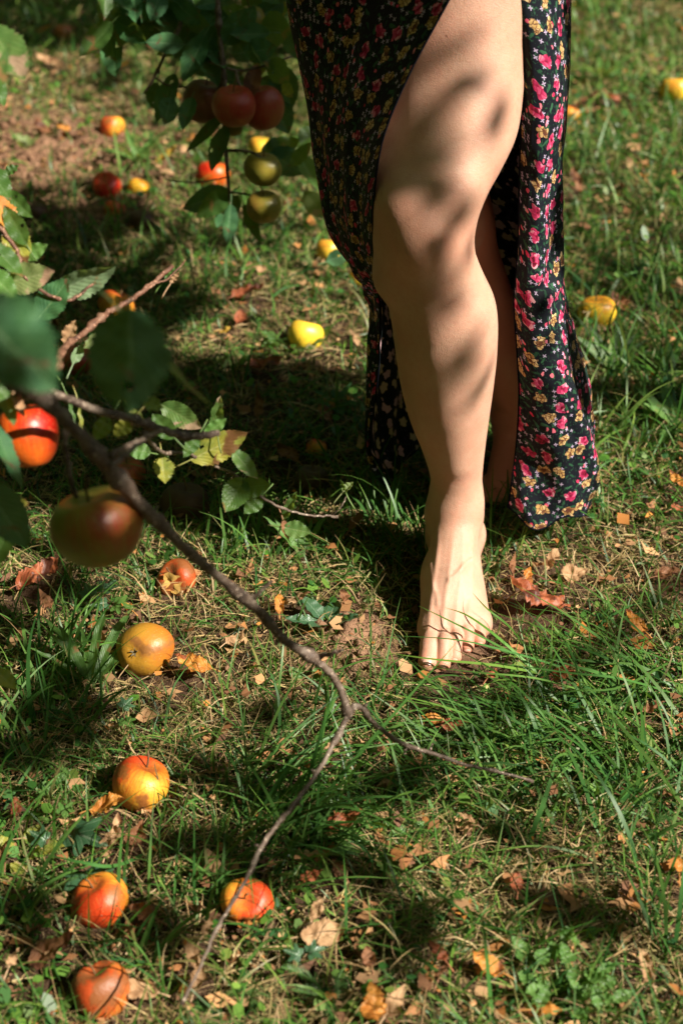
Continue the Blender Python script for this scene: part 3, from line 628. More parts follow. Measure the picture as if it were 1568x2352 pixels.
def limb(st, k=.02, ky=1.0):
    """st: rows (x, y, z, rx, ry) from the top down"""
    st = np.array(st, float)[::-1]; zc = st[:, 2]
    tt = catmull(st, 400); o = np.argsort(tt[:, 2]); tt = tt[o]
    lo = (tt[:, :2]-tt[:, 3:5]).min(0)-.03; hi = (tt[:, :2]+tt[:, 3:5]).max(0)+.03
    r, x, y, z = region((lo[0], lo[1], zc.min()-.06), (hi[0], hi[1], zc.max()+.06))
    zz = z.ravel(); g = [np.interp(zz, tt[:, 2], tt[:, c])[None, None, :] for c in (0, 1, 3, 4)]
    ex = np.maximum(np.maximum(zc.min()-z, z-zc.max()), 0)
    q = np.sqrt(((x-g[0])/g[2])**2+((y-g[1])/g[3])**2+(ex/g[2])**2)
    smin(r, ((q-1)*np.minimum(g[2], g[3])).astype(np.float32), k)
def stn(l, rr, py, Yc, dep=1.0, dy=0.0):
    """station whose outline runs from picture column l to rr at row py"""
    c = atY((l+rr)/2, py, Yc); s = scale_at(c); hw = (rr-l)/2/s
    return (c[0], c[1]+dy, c[2], hw, hw*dep)
front = [(.165, 1.67, .93, .088, .09), (.160, 1.655, .86, .088, .09)]
front += [stn(*a) for a in [
    (905, 1222, 20, 1.615, 1.08), (897, 1204, 120, 1.60, 1.06), (885, 1200, 210, 1.585, 1.06), (874, 1186, 300, 1.57, 1.06), (860, 1150, 380, 1.55, 1.05), (854, 1112, 450, 1.535, 1.05),
    (853, 1092, 520, 1.53, 1.08), (857, 1090, 570, 1.53, 1.06), (868, 1104, 625, 1.54, 1.04), (886, 1128, 680, 1.548, 1.06), (899, 1139, 740, 1.555, 1.10), (907, 1141, 800, 1.56, 1.12), (919, 1133, 880, 1.565, 1.08),
    (940, 1122, 960, 1.568, 1.04), (968, 1113, 1030, 1.57, 1.02), (987, 1107, 1090, 1.572, 1.06), (991, 1104, 1140, 1.572, 1.12)]]
limb(front)
# knee cap, shin, muscles
kc = atY(965, 548, 1.479); sph(kc, .025, .022, (1, .8, 1.15)); sph(atY(925, 470, 1.50), .020, .03); sph(atY(1040, 440, 1.505), .020, .03)
cone(atY(960, 610, 1.487), atY(975, 655, 1.494), .010, .010, .014)
sph(atY(1075, 745, 1.525), .024, .03, (1, 1, 1.8))
tib = [atY(985, 640, 1.505), atY(1010, 800, 1.520), atY(1035, 950, 1.536), atY(1050, 1060, 1.545)]
for a, b, r1_, r2_ in zip(tib[:-1], tib[1:], (.015, .0145, .0125), (.0145, .0125, .009)): cone(a, b, r1_, r2_, .022)
sph(atY(905, 640, 1.53), .018, .03)
# foot
an = atY(1046, 1165, 1.572)
heel = (.148, 1.615, .030)
mb = (.1155, 1.432, .021); lb = (.1705, 1.448, .017)
cone((an[0], 1.572, .12), (.148, 1.585, .06), .031, .034, .02)
cone(heel, (.148, 1.592, .075), .029, .026, .02); cone((.150, 1.60, .16), heel, .017, .026, .03)
cone((an[0], 1.558, .098), (.139, 1.50, .060), .032, .028, .02)
cone((.139, 1.50, .056), (.135, 1.445, .030), .028, .020, .02, (1.1, 1, 1))
cone((.152, 1.53, .050), (.158, 1.46, .026), .028, .018, .02)
cone((.132, 1.52, .045), mb, .026, .0185, .02); cone((.160, 1.58, .025), lb, .023, .0165, .02)
cone(mb, (.145, 1.437, .022), .0185, .019, .012); cone((.145, 1.437, .022), lb, .019, .0165, .012)
sph(atY(1003, 1180, 1.575), .0125, .016, (1, 1.3, 1.3)); sph(atY(1092, 1228, 1.60), .0125, .016, (1, 1.3, 1.4))
# toes: root, knuckle, pad
tips = [(981, 1521, .0110), (1017, 1524, .0085), (1043, 1508, .0082), (1072, 1484, .0081), (1099, 1468, .0084)]
roots = [(.114, 1.424, .020, .0155), (.1285, 1.420, .024, .0100), (.1430, 1.424, .023, .0095), (.1565, 1.432, .0205, .0092), (.1700, 1.443, .017, .0095)]
toes = []
for q, ((px, py, r), (x0, y0, z0, r0)) in enumerate(zip(tips, roots)):
    t = atZ(px, py, .0115 if q else .0125); t = np.array(t); b0 = np.array((x0, y0, z0))
    kn = b0*.45+t*.55+np.array((0, 0, .0105 if q else .005))
    chain([(b0, r0), (kn, r*(1.02 if q else 1.12)), (t, r*(1.12 if q else 1.03))], .0028)
    toes.append((t, kn, r))
cone(atZ(988, 1456, .020), atZ(1046, 1454, .021), .0125, .0118, .006); cone(atZ(1046, 1454, .021), atZ(1104, 1440, .016), .0118, .0105, .006)
# sinews and veins stand proud of the instep
xr, xx, yy, zz = region((.08, 1.40, .012), (.21, 1.62, .13))
def ridge(P, amp, sig, z=.05):
    global F3
    P = [atZ(a, b, h)[:2] for a, b, h in P]; g = np.full((xx.shape[0], yy.shape[1]), 9.0)
    X2 = xx[:, :, 0]+0*yy[:, :, 0]; Y2 = yy[:, :, 0]+0*X2
    Q = catmull(P, 24)
    for a, b in zip(Q[:-1], Q[1:]):
        ba = b-a; h = np.clip(((X2-a[0])*ba[0]+(Y2-a[1])*ba[1])/(ba@ba+1e-12), 0, 1); g = np.minimum(g, np.hypot(X2-a[0]-ba[0]*h, Y2-a[1]-ba[1]*h))
    F3[xr] -= (amp*np.exp(-(g/sig)**2)).astype(np.float32)[:, :, None]*smooth(zz, .012, .02)*(1-smooth(zz, .085, .115))
ridge([(1006, 1200, .09), (1004, 1290, .07), (990, 1380, .05), (984, 1450, .032)], .0015, .0038)
ridge([(1040, 1210, .09), (1036, 1300, .07), (1022, 1390, .045), (1016, 1450, .03)], .0010, .0034)
ridge([(1060, 1230, .085), (1062, 1320, .06), (1050, 1400, .042), (1042, 1450, .03)], .0009, .0034)
ridge([(1075, 1250, .08), (1085, 1340, .055), (1076, 1420, .035), (1070, 1450, .028)], .0009, .0034)
ridge([(985, 1345, .045), (990, 1366, .047), (1000, 1382, .045), (1004, 1400, .043)], .0010, .0028)
ridge([(1082, 1320, .06), (1062, 1338, .058), (1046, 1352, .055), (1030, 1362, .052)], .0016, .0026)
ridge([(1068, 1180, .10), (1046, 1216, .09), (1048, 1232, .088), (1044, 1262, .08)], .0013, .0018)
ridge([(1088, 1200, .095), (1082, 1240, .085), (1086, 1275, .075), (1082, 1300, .066)], .0014, .0018)
ridge([(1018, 1180, .10), (1030, 1210, .095), (1046, 1220, .09)], .0009, .0018)
# hips and the leg behind
sph((.10, 1.69, .955), .115, .05, (1.36, 1.05, 1.0)); cone((.10, 1.69, .98), (.10, 1.70, 1.12), .12, .105, .04, (1.2, .95, 1))
def rst(cx, py, Yc, r, dep=1.0): c = atY(cx, py, Yc); return (c[0], c[1], c[2], r, r*dep)
limb([(.035, 1.70, .93, .086, .09), (.055, 1.715, .80, .082, .085), (.085, 1.73, .66, .068, .070), (.112, 1.735, .55, .056, .056)] +
     [rst(1040, 490, 1.735, .052), rst(1056, 570, 1.75, .050), rst(1096, 690, 1.775, .051, 1.1), rst(1118, 780, 1.80, .047, 1.1), rst(1150, 860, 1.83, .037), rst(1178, 930, 1.855, .029, 1.15)], .03)
ra = atY(1180, 945, 1.86)
cone(ra, atY(1186, 985, 1.87), .029, .030, .02); cone(ra, atZ(1195, 1000, .03), .028, .026, .02)
cone(atY(1184, 975, 1.86), atZ(1150, 1100, .024), .028, .022, .02); cone(atZ(1195, 1020, .025), atZ(1172, 1110, .018), .024, .018, .02)
for q, (px, py) in enumerate([(1180, 1128), (1164, 1140), (1148, 1146), (1134, 1146), (1116, 1138)]):
    t = atZ(px, py, .011); cone(t+np.array((.004, .03, .008)), t, .009, .0085 if q < 4 else .011, .004)
BV, BQ = surface_nets(F3, xs, ys, zs)
del F3
bx, by, bz = BV.T
red = np.zeros(len(BV))
for t, kn, r in toes:
    red = np.maximum(red, .95*np.exp(-(np.linalg.norm(BV-t, axis=1)/.016)**2)); red = np.maximum(red, .35*np.exp(-(np.linalg.norm(BV-kn, axis=1)/.012)**2))
red = np.maximum(red, .42*np.exp(-(np.linalg.norm(BV-kc, axis=1)/.05)**2)); red = np.maximum(red, .3*np.exp(-(np.hypot(bx-.188, by-1.45)/.02)**2)*(bz < .04))
red = np.maximum(red, .55*(by > 1.70))       # far leg tinted redder: its ruddy shade put into the skin colour
vein = np.zeros(len(BV))
def veinline(P, w, a):
    global vein
    Q = catmull([atZ(*p) for p in P], 20)
    for q in Q: vein = np.maximum(vein, a*np.exp(-((bx-q[0])**2+(by-q[1])**2+.3*(bz-q[2])**2)/w**2))
veinline([(1068, 1180, .10), (1046, 1216, .09), (1048, 1232, .088), (1044, 1262, .08)], .004, .5)
veinline([(1088, 1200, .095), (1082, 1240, .085), (1086, 1275, .075), (1082, 1300, .066)], .004, .5)
veinline([(1075, 1215, .1), (1070, 1225, .095), (1060, 1235, .09)], .006, .4)
body = mesh_np('person', BV, BQ, skin_material(), colr=np.stack([red, vein, 0*red], -1))
tag(body, 'person in a dark floral dress stepping forward, one bare leg out through the slit, barefoot', 'person')
# nails
nail_m = plain('nail', (.66, .36, .28), .25, .5, 300, .08)
for q, (t, kn, r) in enumerate(toes):
    dv = t-kn; dv /= np.linalg.norm(dv); c = t+np.array((0, -.25, .65))*r*.0+dv*r*.15
    nrm = np.array((0, -.55, .83)); nrm -= dv*(nrm@dv); nrm /= np.linalg.norm(nrm); sd = np.cross(dv, nrm)
    G = []; nu, nv = 7, 9
    for a in np.linspace(-.35, .70, nu):
        for b in np.linspace(-1, 1, nv):
            ww = r*.54*(1-.16*abs(a)**3); ang = b*.78
            G.append(c+dv*a*r*.95+sd*math.sin(ang)*ww*1.3+nrm*(math.cos(ang)*r*.62+r*.43-abs(a)**2*r*.25))
    G = np.array(G); ii = np.arange(nu-1)[:, None]*nv; jj = np.arange(nv-1)[None]
    mesh_np('toenail', G, np.stack([ii+jj, ii+jj+1, ii+nv+jj+1, ii+nv+jj], -1).reshape(-1, 4), nail_m, body)

# ============================================================ THE DRESS
def wz(px, Yc, z):              # column px at level z on plane Y
    d = (Yc)*FW[1]+(z-CAM[2])*FW[2]; return np.array([(px-784)/FPX*d, Yc, z])
LV = [-120, 0, 170, 300, 450, 560, 640, 700, 800, 900, 1000, 1080, 1125]
def rail(pts, head): return [np.array(h, float) for h in head]+[atY(*p) for p in pts]
W0 = (.10, 1.69); 
def ring(a, z, rx, ry): return (W0[0]+rx*math.cos(R(a)), W0[1]-ry*math.sin(R(a)), z)
def head(a, a2=None): return [ring(a, 1.10, .145, .105), ring(a, .99, .168, .130), ring(a, .92, .182, .150)]
r0 = rail(list(zip([1090, 1030, 942, 882, 860, 856, 866, 872, 871, 868, 857, 850, 852, ], [-120, 0, 165, 310, 440, 560, 640, 700, 780, 860, 950, 1010, 1040], [1.49, 1.492, 1.497, 1.50, 1.505, 1.525, 1.56, 1.62, 1.66, 1.68, 1.70, 1.71, 1.71])), head(72))
r1 = rail(list(zip([900, 850, 800, 785, 783, 795, 832, 859, 864, 860, 850, 848, 866], [-120, 0, 170, 300, 450, 560, 640, 700, 780, 865, 955, 1030, 1085], [1.56, 1.585, 1.60, 1.61, 1.63, 1.65, 1.665, 1.67, 1.675, 1.69, 1.71, 1.718, 1.722])), head(110))
r2 = rail(list(zip([655, 657, 688, 711, 737, 765, 805, 850, 847, 846, 838, 848, 892], [-120, 0, 170, 300, 450, 540, 620, 695, 780, 865, 965, 1055, 1114], [1.72, 1.72, 1.73, 1.735, 1.74, 1.745, 1.74, 1.72, 1.715, 1.715, 1.72, 1.725, 1.73])), head(170))
lvl = [p[2] for p in r2[3:]]
def backrail(pxs, Ys, hem, hd): return [np.array(h, float) for h in head(hd)]+[wz(px, Yv, z) for px, Yv, z in zip(pxs, Ys, [*lvl[:-1], 0])][:-1]+[atY(*hem)]
def lvlx(hem_z): return [z+(hem_z-lvl[-1])*smooth(1-z/.5, 0, 1) for z in lvl]
def br(pxs, Ys, hemz, hd):
    zl = lvlx(hemz); return [np.array(h, float) for h in head(hd)]+[wz(px, Yv, z) for px, Yv, z in zip(pxs, Ys, zl)]
r3 = br([740, 745, 760, 775, 790, 810, 840, 868, 874, 872, 868, 876, 920], [1.79, 1.79, 1.80, 1.80, 1.81, 1.81, 1.81, 1.80, 1.80, 1.79, 1.79, 1.80, 1.81], .035, 215)
r4 = br([860, 870, 885, 895, 905, 915, 930, 940, 950, 958, 968, 980, 1000], [1.84, 1.85, 1.87, 1.88, 1.90, 1.91, 1.92, 1.92, 1.91, 1.90, 1.90, 1.91, 1.92], .03, 250)
r5 = br([1000, 1010, 1020, 1030, 1040, 1050, 1060, 1070, 1080, 1090, 1095, 1100, 1104], [1.85, 1.87, 1.89, 1.91, 1.94, 1.96, 1.97, 1.97, 1.96, 1.95, 1.95, 1.95, 1.95], .05, 280)
r5b = br([1060, 1075, 1085, 1095, 1105, 1115, 1120, 1125, 1128, 1130, 1132, 1134, 1135], [1.85, 1.87, 1.89, 1.91, 1.94, 1.96, 1.97, 1.97, 1.97, 1.97, 1.97, 1.97, 1.97], .17, 290)
r6 = br([1180, 1190, 1200, 1205, 1210, 1212, 1215, 1218, 1220, 1225, 1230, 1235, 1240], [1.81, 1.82, 1.84, 1.86, 1.88, 1.90, 1.92, 1.93, 1.94, 1.94, 1.94, 1.93, 1.92], .16, 320)
r6b = br([1275, 1275, 1280, 1275, 1265, 1265, 1268, 1275, 1290, 1310, 1325, 1325, 1320], [1.76, 1.76, 1.76, 1.77, 1.77, 1.78, 1.78, 1.79, 1.80, 1.81, 1.81, 1.80, 1.79], .08, 345)
r7 = rail(list(zip([1322, 1312, 1312, 1301, 1287, 1286, 1292, 1303, 1328, 1350, 1368, 1369, 1352], [-120, 0, 150, 310, 450, 560, 640, 700, 810, 895, 985, 1080, 1165], [1.66, 1.66, 1.66, 1.66, 1.67, 1.67, 1.67, 1.67, 1.67, 1.67, 1.67, 1.67, 1.66])), head(10))
r8 = rail(list(zip([1268, 1262, 1268, 1262, 1252, 1250, 1254, 1260, 1285, 1300, 1308, 1306, 1300], [-120, 0, 150, 310, 450, 560, 640, 700, 815, 900, 1000, 1100, 1190], [1.58, 1.585, 1.585, 1.585, 1.59, 1.60, 1.60, 1.60, 1.60, 1.60, 1.61, 1.62, 1.62])), head(38))
r9 = rail(list(zip([1180, 1205, 1228, 1222, 1216, 1214, 1212, 1212, 1225, 1232, 1236, 1236, 1232], [-120, 0, 160, 310, 450, 560, 640, 700, 815, 900, 1010, 1115, 1212], [1.55, 1.56, 1.57, 1.575, 1.585, 1.59, 1.59, 1.59, 1.59, 1.60, 1.61, 1.62, 1.62])), head(55))
r10 = rail(list(zip([1100, 1150, 1196, 1195, 1191, 1190, 1184, 1180, 1187, 1191, 1187, 1178, 1166], [-120, 0, 150, 310, 450, 560, 640, 700, 810, 905, 1000, 1080, 1165], [1.53, 1.57, 1.58, 1.59, 1.60, 1.61, 1.61, 1.61, 1.61, 1.61, 1.625, 1.63, 1.63])), head(70))
RL = [r0, r1, r2, r3, r4, r5, r5b, r6, r6b, r7, r8, r9, r10]
nv = 420; nu = 520
G = np.array([catmull(r, nv) for r in RL])                    # rails x rows x 3
wt = np.concatenate([[0], np.cumsum(np.linalg.norm(np.diff(G[:, nv//2], axis=0), axis=1))])
sheet = np.array([catmull(G[:, j], nu*2) for j in range(nv)])  # rows x dense x 3
D = []
for j in range(nv):
    s = sheet[j]; L = np.concatenate([[0], np.cumsum(np.linalg.norm(np.diff(s, axis=0), axis=1))]); u = np.linspace(0, L[-1], nu)
    q = np.linspace(0, 1, nu*2); qq = np.interp(u, L, q) if False else np.linspace(0, 1, nu)
    D.append(np.stack([np.interp(qq, q, s[:, c]) for c in range(3)], -1))
D = np.array(D)
du = np.gradient(D, axis=1); dv = np.gradient(D, axis=0); Nn = np.cross(du, dv); Nn /= np.linalg.norm(Nn, axis=2)[..., None]+1e-12
ul = np.concatenate([np.zeros((nv, 1)), np.cumsum(np.linalg.norm(np.diff(D, axis=1), axis=2), 1)], 1)
vl = np.concatenate([np.zeros((1, nu)), np.cumsum(np.linalg.norm(np.diff(D, axis=0), axis=2), 0)], 0)
tv = np.linspace(0, 1, nv)[:, None]; uq = np.linspace(0, 1, nu)[None]
amp = .0045*smooth(tv, .15, .9)*np.clip(np.minimum(uq, 1-uq)/.03, 0, 1)
fold = np.sin(ul*95+3*vnoise(ul*0+tv*2, tv*2, .7, 2)+2.0)*.6+np.sin(ul*48+tv*5)*.7
wr = (fbm(ul*1.0+tv*.2, vl*.45, .05, 30)-.5)*.010*smooth(tv, .1, .5)*np.clip(np.minimum(uq, 1-uq)/.02, .1, 1)
D = D+Nn*(fold*amp+wr)[..., None]
i = np.arange(nv-1)[:, None]*nu; j = np.arange(nu-1)[None]
Fd = np.stack([i+j, i+j+1, i+nu+j+1, i+nu+j], -1).reshape(-1, 4)
ul0 = np.concatenate([[0], np.cumsum(np.linalg.norm(np.diff(D[int(nv*.55)], axis=0), axis=1))])
uc = ul-ul[:, int(nu*.90)][:, None]; uvd = np.stack([uc, -vl], -1).reshape(-1, 2)
dress = mesh_np('dress', D.reshape(-1, 3), Fd, fabric_material(), body, uv=uvd)
dress['label'] = 'long dark navy dress printed with pink and yellow roses'
hm = plain('hem_thread', (.005, .006, .010), .95, .03, 500, .2)
for nm, E in (('hem', D[-1]), ('slit_edge', D[int(nv*.2):, 0]), ('slit_edge', D[int(nv*.2):, -1])):
    V, F = tube(E, .0011, 6); mesh_np(nm, V, F, hm, body)
# ============================================================ LEAVES
def leaf_geo(L=.07, Wd=.04, fold=.25, kb=4.0, kc=0.0, serr=.05, cr=.0, seed=0, nu=26, nv=10, pet=.018, rag=0.0, wide=.85, twist=0.0, holes=0):
    g = np.random.default_rng(seed); t = np.linspace(0, 1, nu); v = np.linspace(-1, 1, nv+1)
    w = Wd/2*np.sin(np.pi*np.clip(t, 0, 1)**wide)**.72*(1-.10*t); w[0] = .0008; w[-1] = .0006
    ser = 1+serr*(((np.arange(nu) % 2)*2-1.0)+g.normal(0, .5, nu)); ser2 = 1+serr*(((np.arange(nu) % 2)*2-1.0)+g.normal(0, .5, nu))
    if rag: ser = ser*(1-rag*g.random(nu)**2); ser2 = ser2*(1-rag*g.random(nu)**2)
    Vv = np.tile(v[None], (nu, 1)); e = np.abs(Vv)**3
    Y = Vv*w[:, None]*np.where(Vv > 0, 1+(ser-1)[:, None]*e, 1+(ser2-1)[:, None]*e); X = (L*t)[:, None]+np.abs(Vv)*L*-.02
    Zc = fold*np.abs(Y)+.0009*np.sin(t*22)[:, None]*np.abs(Vv)
    if cr: Zc = Zc+cr*(fbm(X+seed, Y+seed*.3, .016, seed % 9)-.5)*2+cr*.5*(fbm(X+seed, Y, .006, 3)-.5); Y = Y+cr*.6*(vnoise(X+seed, Y, .02, 5)-.5)
    if kc: ph = Y*kc; Y, Zt = np.sin(ph)/kc, (1-np.cos(ph))/kc; Y = Y-Zc*np.sin(ph); Zc = Zt+Zc*np.cos(ph)
    if twist: a = twist*t[:, None]; Y, Zc = Y*np.cos(a)-Zc*np.sin(a), Y*np.sin(a)+Zc*np.cos(a)
    if kb: th = X*kb; X, Zc = np.sin(th)/kb-Zc*np.sin(th), (1-np.cos(th))/kb+Zc*np.cos(th)
    V = np.stack([X, Y, Zc], -1).reshape(-1, 3); uv = np.stack([np.tile(t[:, None], (1, nv+1)), (Vv+1)/2], -1).reshape(-1, 2)
    i = np.arange(nu-1)[:, None]*(nv+1); j = np.arange(nv)[None]; F = np.stack([i+j, i+nv+1+j, i+nv+1+j+1, i+j+1], -1).reshape(-1, 4)
    for h in range(holes):
        c = g.integers(3, nu-4)*(nv)+g.integers(1, nv-2); kill = [c, c+nv, c+1, c+nv+1][:g.integers(2, 5)]; F = np.delete(F, [k for k in kill if k < len(F)], axis=0)
    n0 = len(V)
    if pet:
        P = np.stack([np.linspace(-pet, .003, 6), np.zeros(6), -.25*pet*np.linspace(1, 0, 6)**2*1.0], -1); TV, TF = tube(P, np.linspace(.0009, .0007, 6), 5)
        V = np.vstack([V, TV]); uv = np.vstack([uv, np.tile([[.5, .5]], (len(TV), 1))]); Fs = [np.vstack([F, TF[0]+n0]), TF[1]+n0]
    else: Fs = [F]
    return V, Fs, uv
def frame(p, d, n, roll=0.0):
    d = np.array(d, float); d /= np.linalg.norm(d); n = np.array(n, float); n = n-d*(n@d); n /= np.linalg.norm(n); s = np.cross(n, d)
    if roll: n, s = n*math.cos(roll)+s*math.sin(roll), s*math.cos(roll)-n*math.sin(roll)
    M = Matrix(((d[0], s[0], n[0], p[0]), (d[1], s[1], n[1], p[1]), (d[2], s[2], n[2], p[2]), (0, 0, 0, 1))); return M
_sd = [100]
def leaf(name, p, d, n, mat, parent=None, roll=0.0, **k):
    _sd[0] += 1; k.setdefault('seed', _sd[0]); V, F, uv = leaf_geo(**k)
    o = mesh_np(name, V, F, mat, None, uv=uv); o.matrix_world = frame(p, d, n, roll)
    if parent is not None:
        o.parent = parent; o.matrix_parent_inverse = parent.matrix_world.inverted() if parent.type == 'EMPTY' else Matrix()
    return o
LM = dict(
    green=leaf_material('leaf_green', (.045, .115, .025), (.07, .15, .03), (.16, .24, .09), (.16, .22, .12), (.24, .13, .05), .25),
    dark=leaf_material('leaf_dark_green', (.026, .092, .040), (.045, .13, .045), (.16, .26, .12), (.04, .085, .045), (.10, .06, .03), .1, tr=.2, rough=.6, spec=.2),
    pale=leaf_material('leaf_pale_green', (.15, .22, .07), (.22, .27, .10), (.34, .36, .18), (.30, .33, .20), (.42, .25, .17), .35),
    yellow=leaf_material('leaf_yellowing', (.16, .21, .04), (.34, .32, .05), (.40, .38, .15), (.30, .30, .14), (.16, .07, .03), .45),
    blotch=leaf_material('leaf_blotched', (.07, .16, .04), (.12, .21, .055), (.24, .30, .12), (.22, .28, .14), (.40, .27, .18), .45),
    brown=leaf_material('leaf_brown', (.20, .085, .04), (.28, .13, .06), (.34, .18, .10), (.24, .14, .09), (.09, .035, .02), .5, .25, .6, .3, (.6, .25, .06)),
    red=leaf_material('leaf_red_brown', (.26, .065, .028), (.36, .11, .045), (.38, .17, .09), (.22, .10, .06), (.09, .03, .018), .45, .25, .5, .35, (.8, .2, .05)),
    tan=leaf_material('leaf_tan', (.36, .20, .10), (.48, .30, .16), (.58, .40, .25), (.44, .30, .19), (.22, .10, .05), .35, .25, .65, .25, (.7, .38, .12)),
    orange=leaf_material('leaf_orange', (.52, .17, .03), (.62, .27, .05), (.60, .34, .12), (.45, .24, .10), (.22, .06, .02), .4, .35, .5, .35, (.9, .4, .05)),
    gold=leaf_material('leaf_gold', (.62, .36, .05), (.70, .45, .08), (.66, .45, .16), (.50, .35, .14), (.28, .12, .03), .3, .35, .5, .35, (.95, .6, .08)),
    ivy=leaf_material('leaf_ivy', (.030, .085, .040), (.045, .11, .05), (.22, .30, .20), (.10, .16, .10), (.18, .12, .07), .05, .15, .35, .5),
    weed=leaf_material('leaf_weed', (.07, .17, .035), (.11, .22, .05), (.20, .30, .10), (.16, .24, .10), (.20, .16, .05), .1, .3),
    greyg=leaf_material('leaf_greyish', (.13, .20, .10), (.17, .25, .13), (.26, .33, .2), (.2, .27, .16), (.20, .16, .08), .1, .25))

# ============================================================ APPLES
def apple_geo(seed, lob=.035, top=.26, bot=.13, elong=.92, taper=.10, dents=(), nt=34, nph=48, wob=.05):
    g = np.random.default_rng(seed); t = np.linspace(0, math.pi, nt)[:, None]; p = (np.arange(nph)/nph*2*math.pi)[None]; r0 = .035
    lf = lob*np.sin(t)*np.cos(5*p+g.random()*6)*(.35+.65*smooth(t, 1.4, 3.0)); lf = lf+wob*np.sin(t)*(np.cos(2*p+g.random()*6)+.6*np.cos(3*p+g.random()*6))
    rad = np.sin(t)**.92*(1+taper*np.cos(t))*(1+lf)
    z = elong*np.cos(t)-top*np.exp(-(t/.40)**2)+bot*np.exp(-((math.pi-t)/.36)**2)+.02*np.cos(p+g.random()*6)*np.sin(t)
    V = np.stack([rad*np.cos(p), rad*np.sin(p), z+0*p], -1).reshape(-1, 3)*r0
    for (dx, dd, dr) in dents:
        dx = np.array(dx, float); dx /= np.linalg.norm(dx); q = V/np.linalg.norm(V, axis=1)[:, None].clip(1e-6); a = np.arccos(np.clip(q@dx, -1, 1))
        jag = 1+.25*(vnoise(V[:, 0]+.1*seed, V[:, 2], .008, 7)-.5)
        V = V-q*(dd*r0*np.exp(-(a/dr*jag)**4))[:, None]
    i = np.arange(nt-1)[:, None]*nph; j = np.arange(nph)[None]; j2 = (j+1) % nph
    return V, [np.stack([i+j, i+nph+j, i+nph+j2, i+j2], -1).reshape(-1, 4)]
stem_m = plain('stem', (.14, .085, .04), .7, .2, 300, .4); calyx_m = plain('calyx', (.16, .13, .08), .8, .1, 300, .5)
flesh_m = plain('apple_flesh', (.60, .36, .10), .5, .4, 120, .35)
AM = dict(
    yellow=apple_material('apple_yellow', (.66, .44, .035), (.64, .22, .025), (.3, .5, .8), .12, .35, green=(.50, .45, .04)),
    lemon=apple_material('apple_lemon', (.76, .52, .035), (.75, .34, .04), (-.3, .2, .9), .05, .25, green=(.70, .50, .05)),
    ochre=apple_material('apple_ochre', (.38, .19, .020), (.42, .11, .014), (-.8, .3, .3), .25, .3, green=(.32, .19, .03), rot=.25, rotc=(.24, .10, .025)),
    orange=apple_material('apple_orange', (.68, .34, .03), (.56, .05, .010), (.8, -.1, .2), .62, .42, rot=.32, rotc=(.26, .09, .02)),
    sunset=apple_material('apple_red_and_yellow', (.74, .46, .03), (.62, .10, .015), (-.1, -.1, 1), .15, .5, rot=.08, rotc=(.3, .12, .03)),
    red=apple_material('apple_red', (.62, .22, .03), (.50, .018, .008), (.2, -.3, .5), .62, .6, gam=.1),
    scarlet=apple_material('apple_scarlet', (.68, .13, .012), (.42, .012, .004), (.55, .2, .55), .48, .35, gam=0.0),
    dark=apple_material('apple_dark_red', (.34, .14, .04), (.36, .040, .020), (.4, -.4, .5), .55, .5, gam=.3, green=(.18, .16, .05)),
    plum=apple_material('apple_dusky', (.24, .13, .06), (.24, .045, .025), (.3, -.5, .5), .60, .35, gam=.5, green=(.16, .14, .05)),
    green=apple_material('apple_green_blushed', (.22, .21, .025), (.36, .045, .016), (.9, 0, .25), .20, .4, gam=.8, green=(.13, .20, .025)),
    olive=apple_material('apple_olive', (.28, .22, .03), (.34, .12, .03), (.9, 0, .2), .15, .3, gam=.7, green=(.16, .20, .03)),
    rot=apple_material('apple_rotten', (.50, .20, .03), (.42, .06, .012), (.4, .0, .5), .70, .5, rot=.5, rotc=(.22, .07, .02)),
    brown=apple_material('apple_brown', (.15, .07, .03), (.12, .04, .02), (.3, 0, .5), .5, .3, rot=.9, rotc=(.07, .03, .016)),
)
_as = [0]
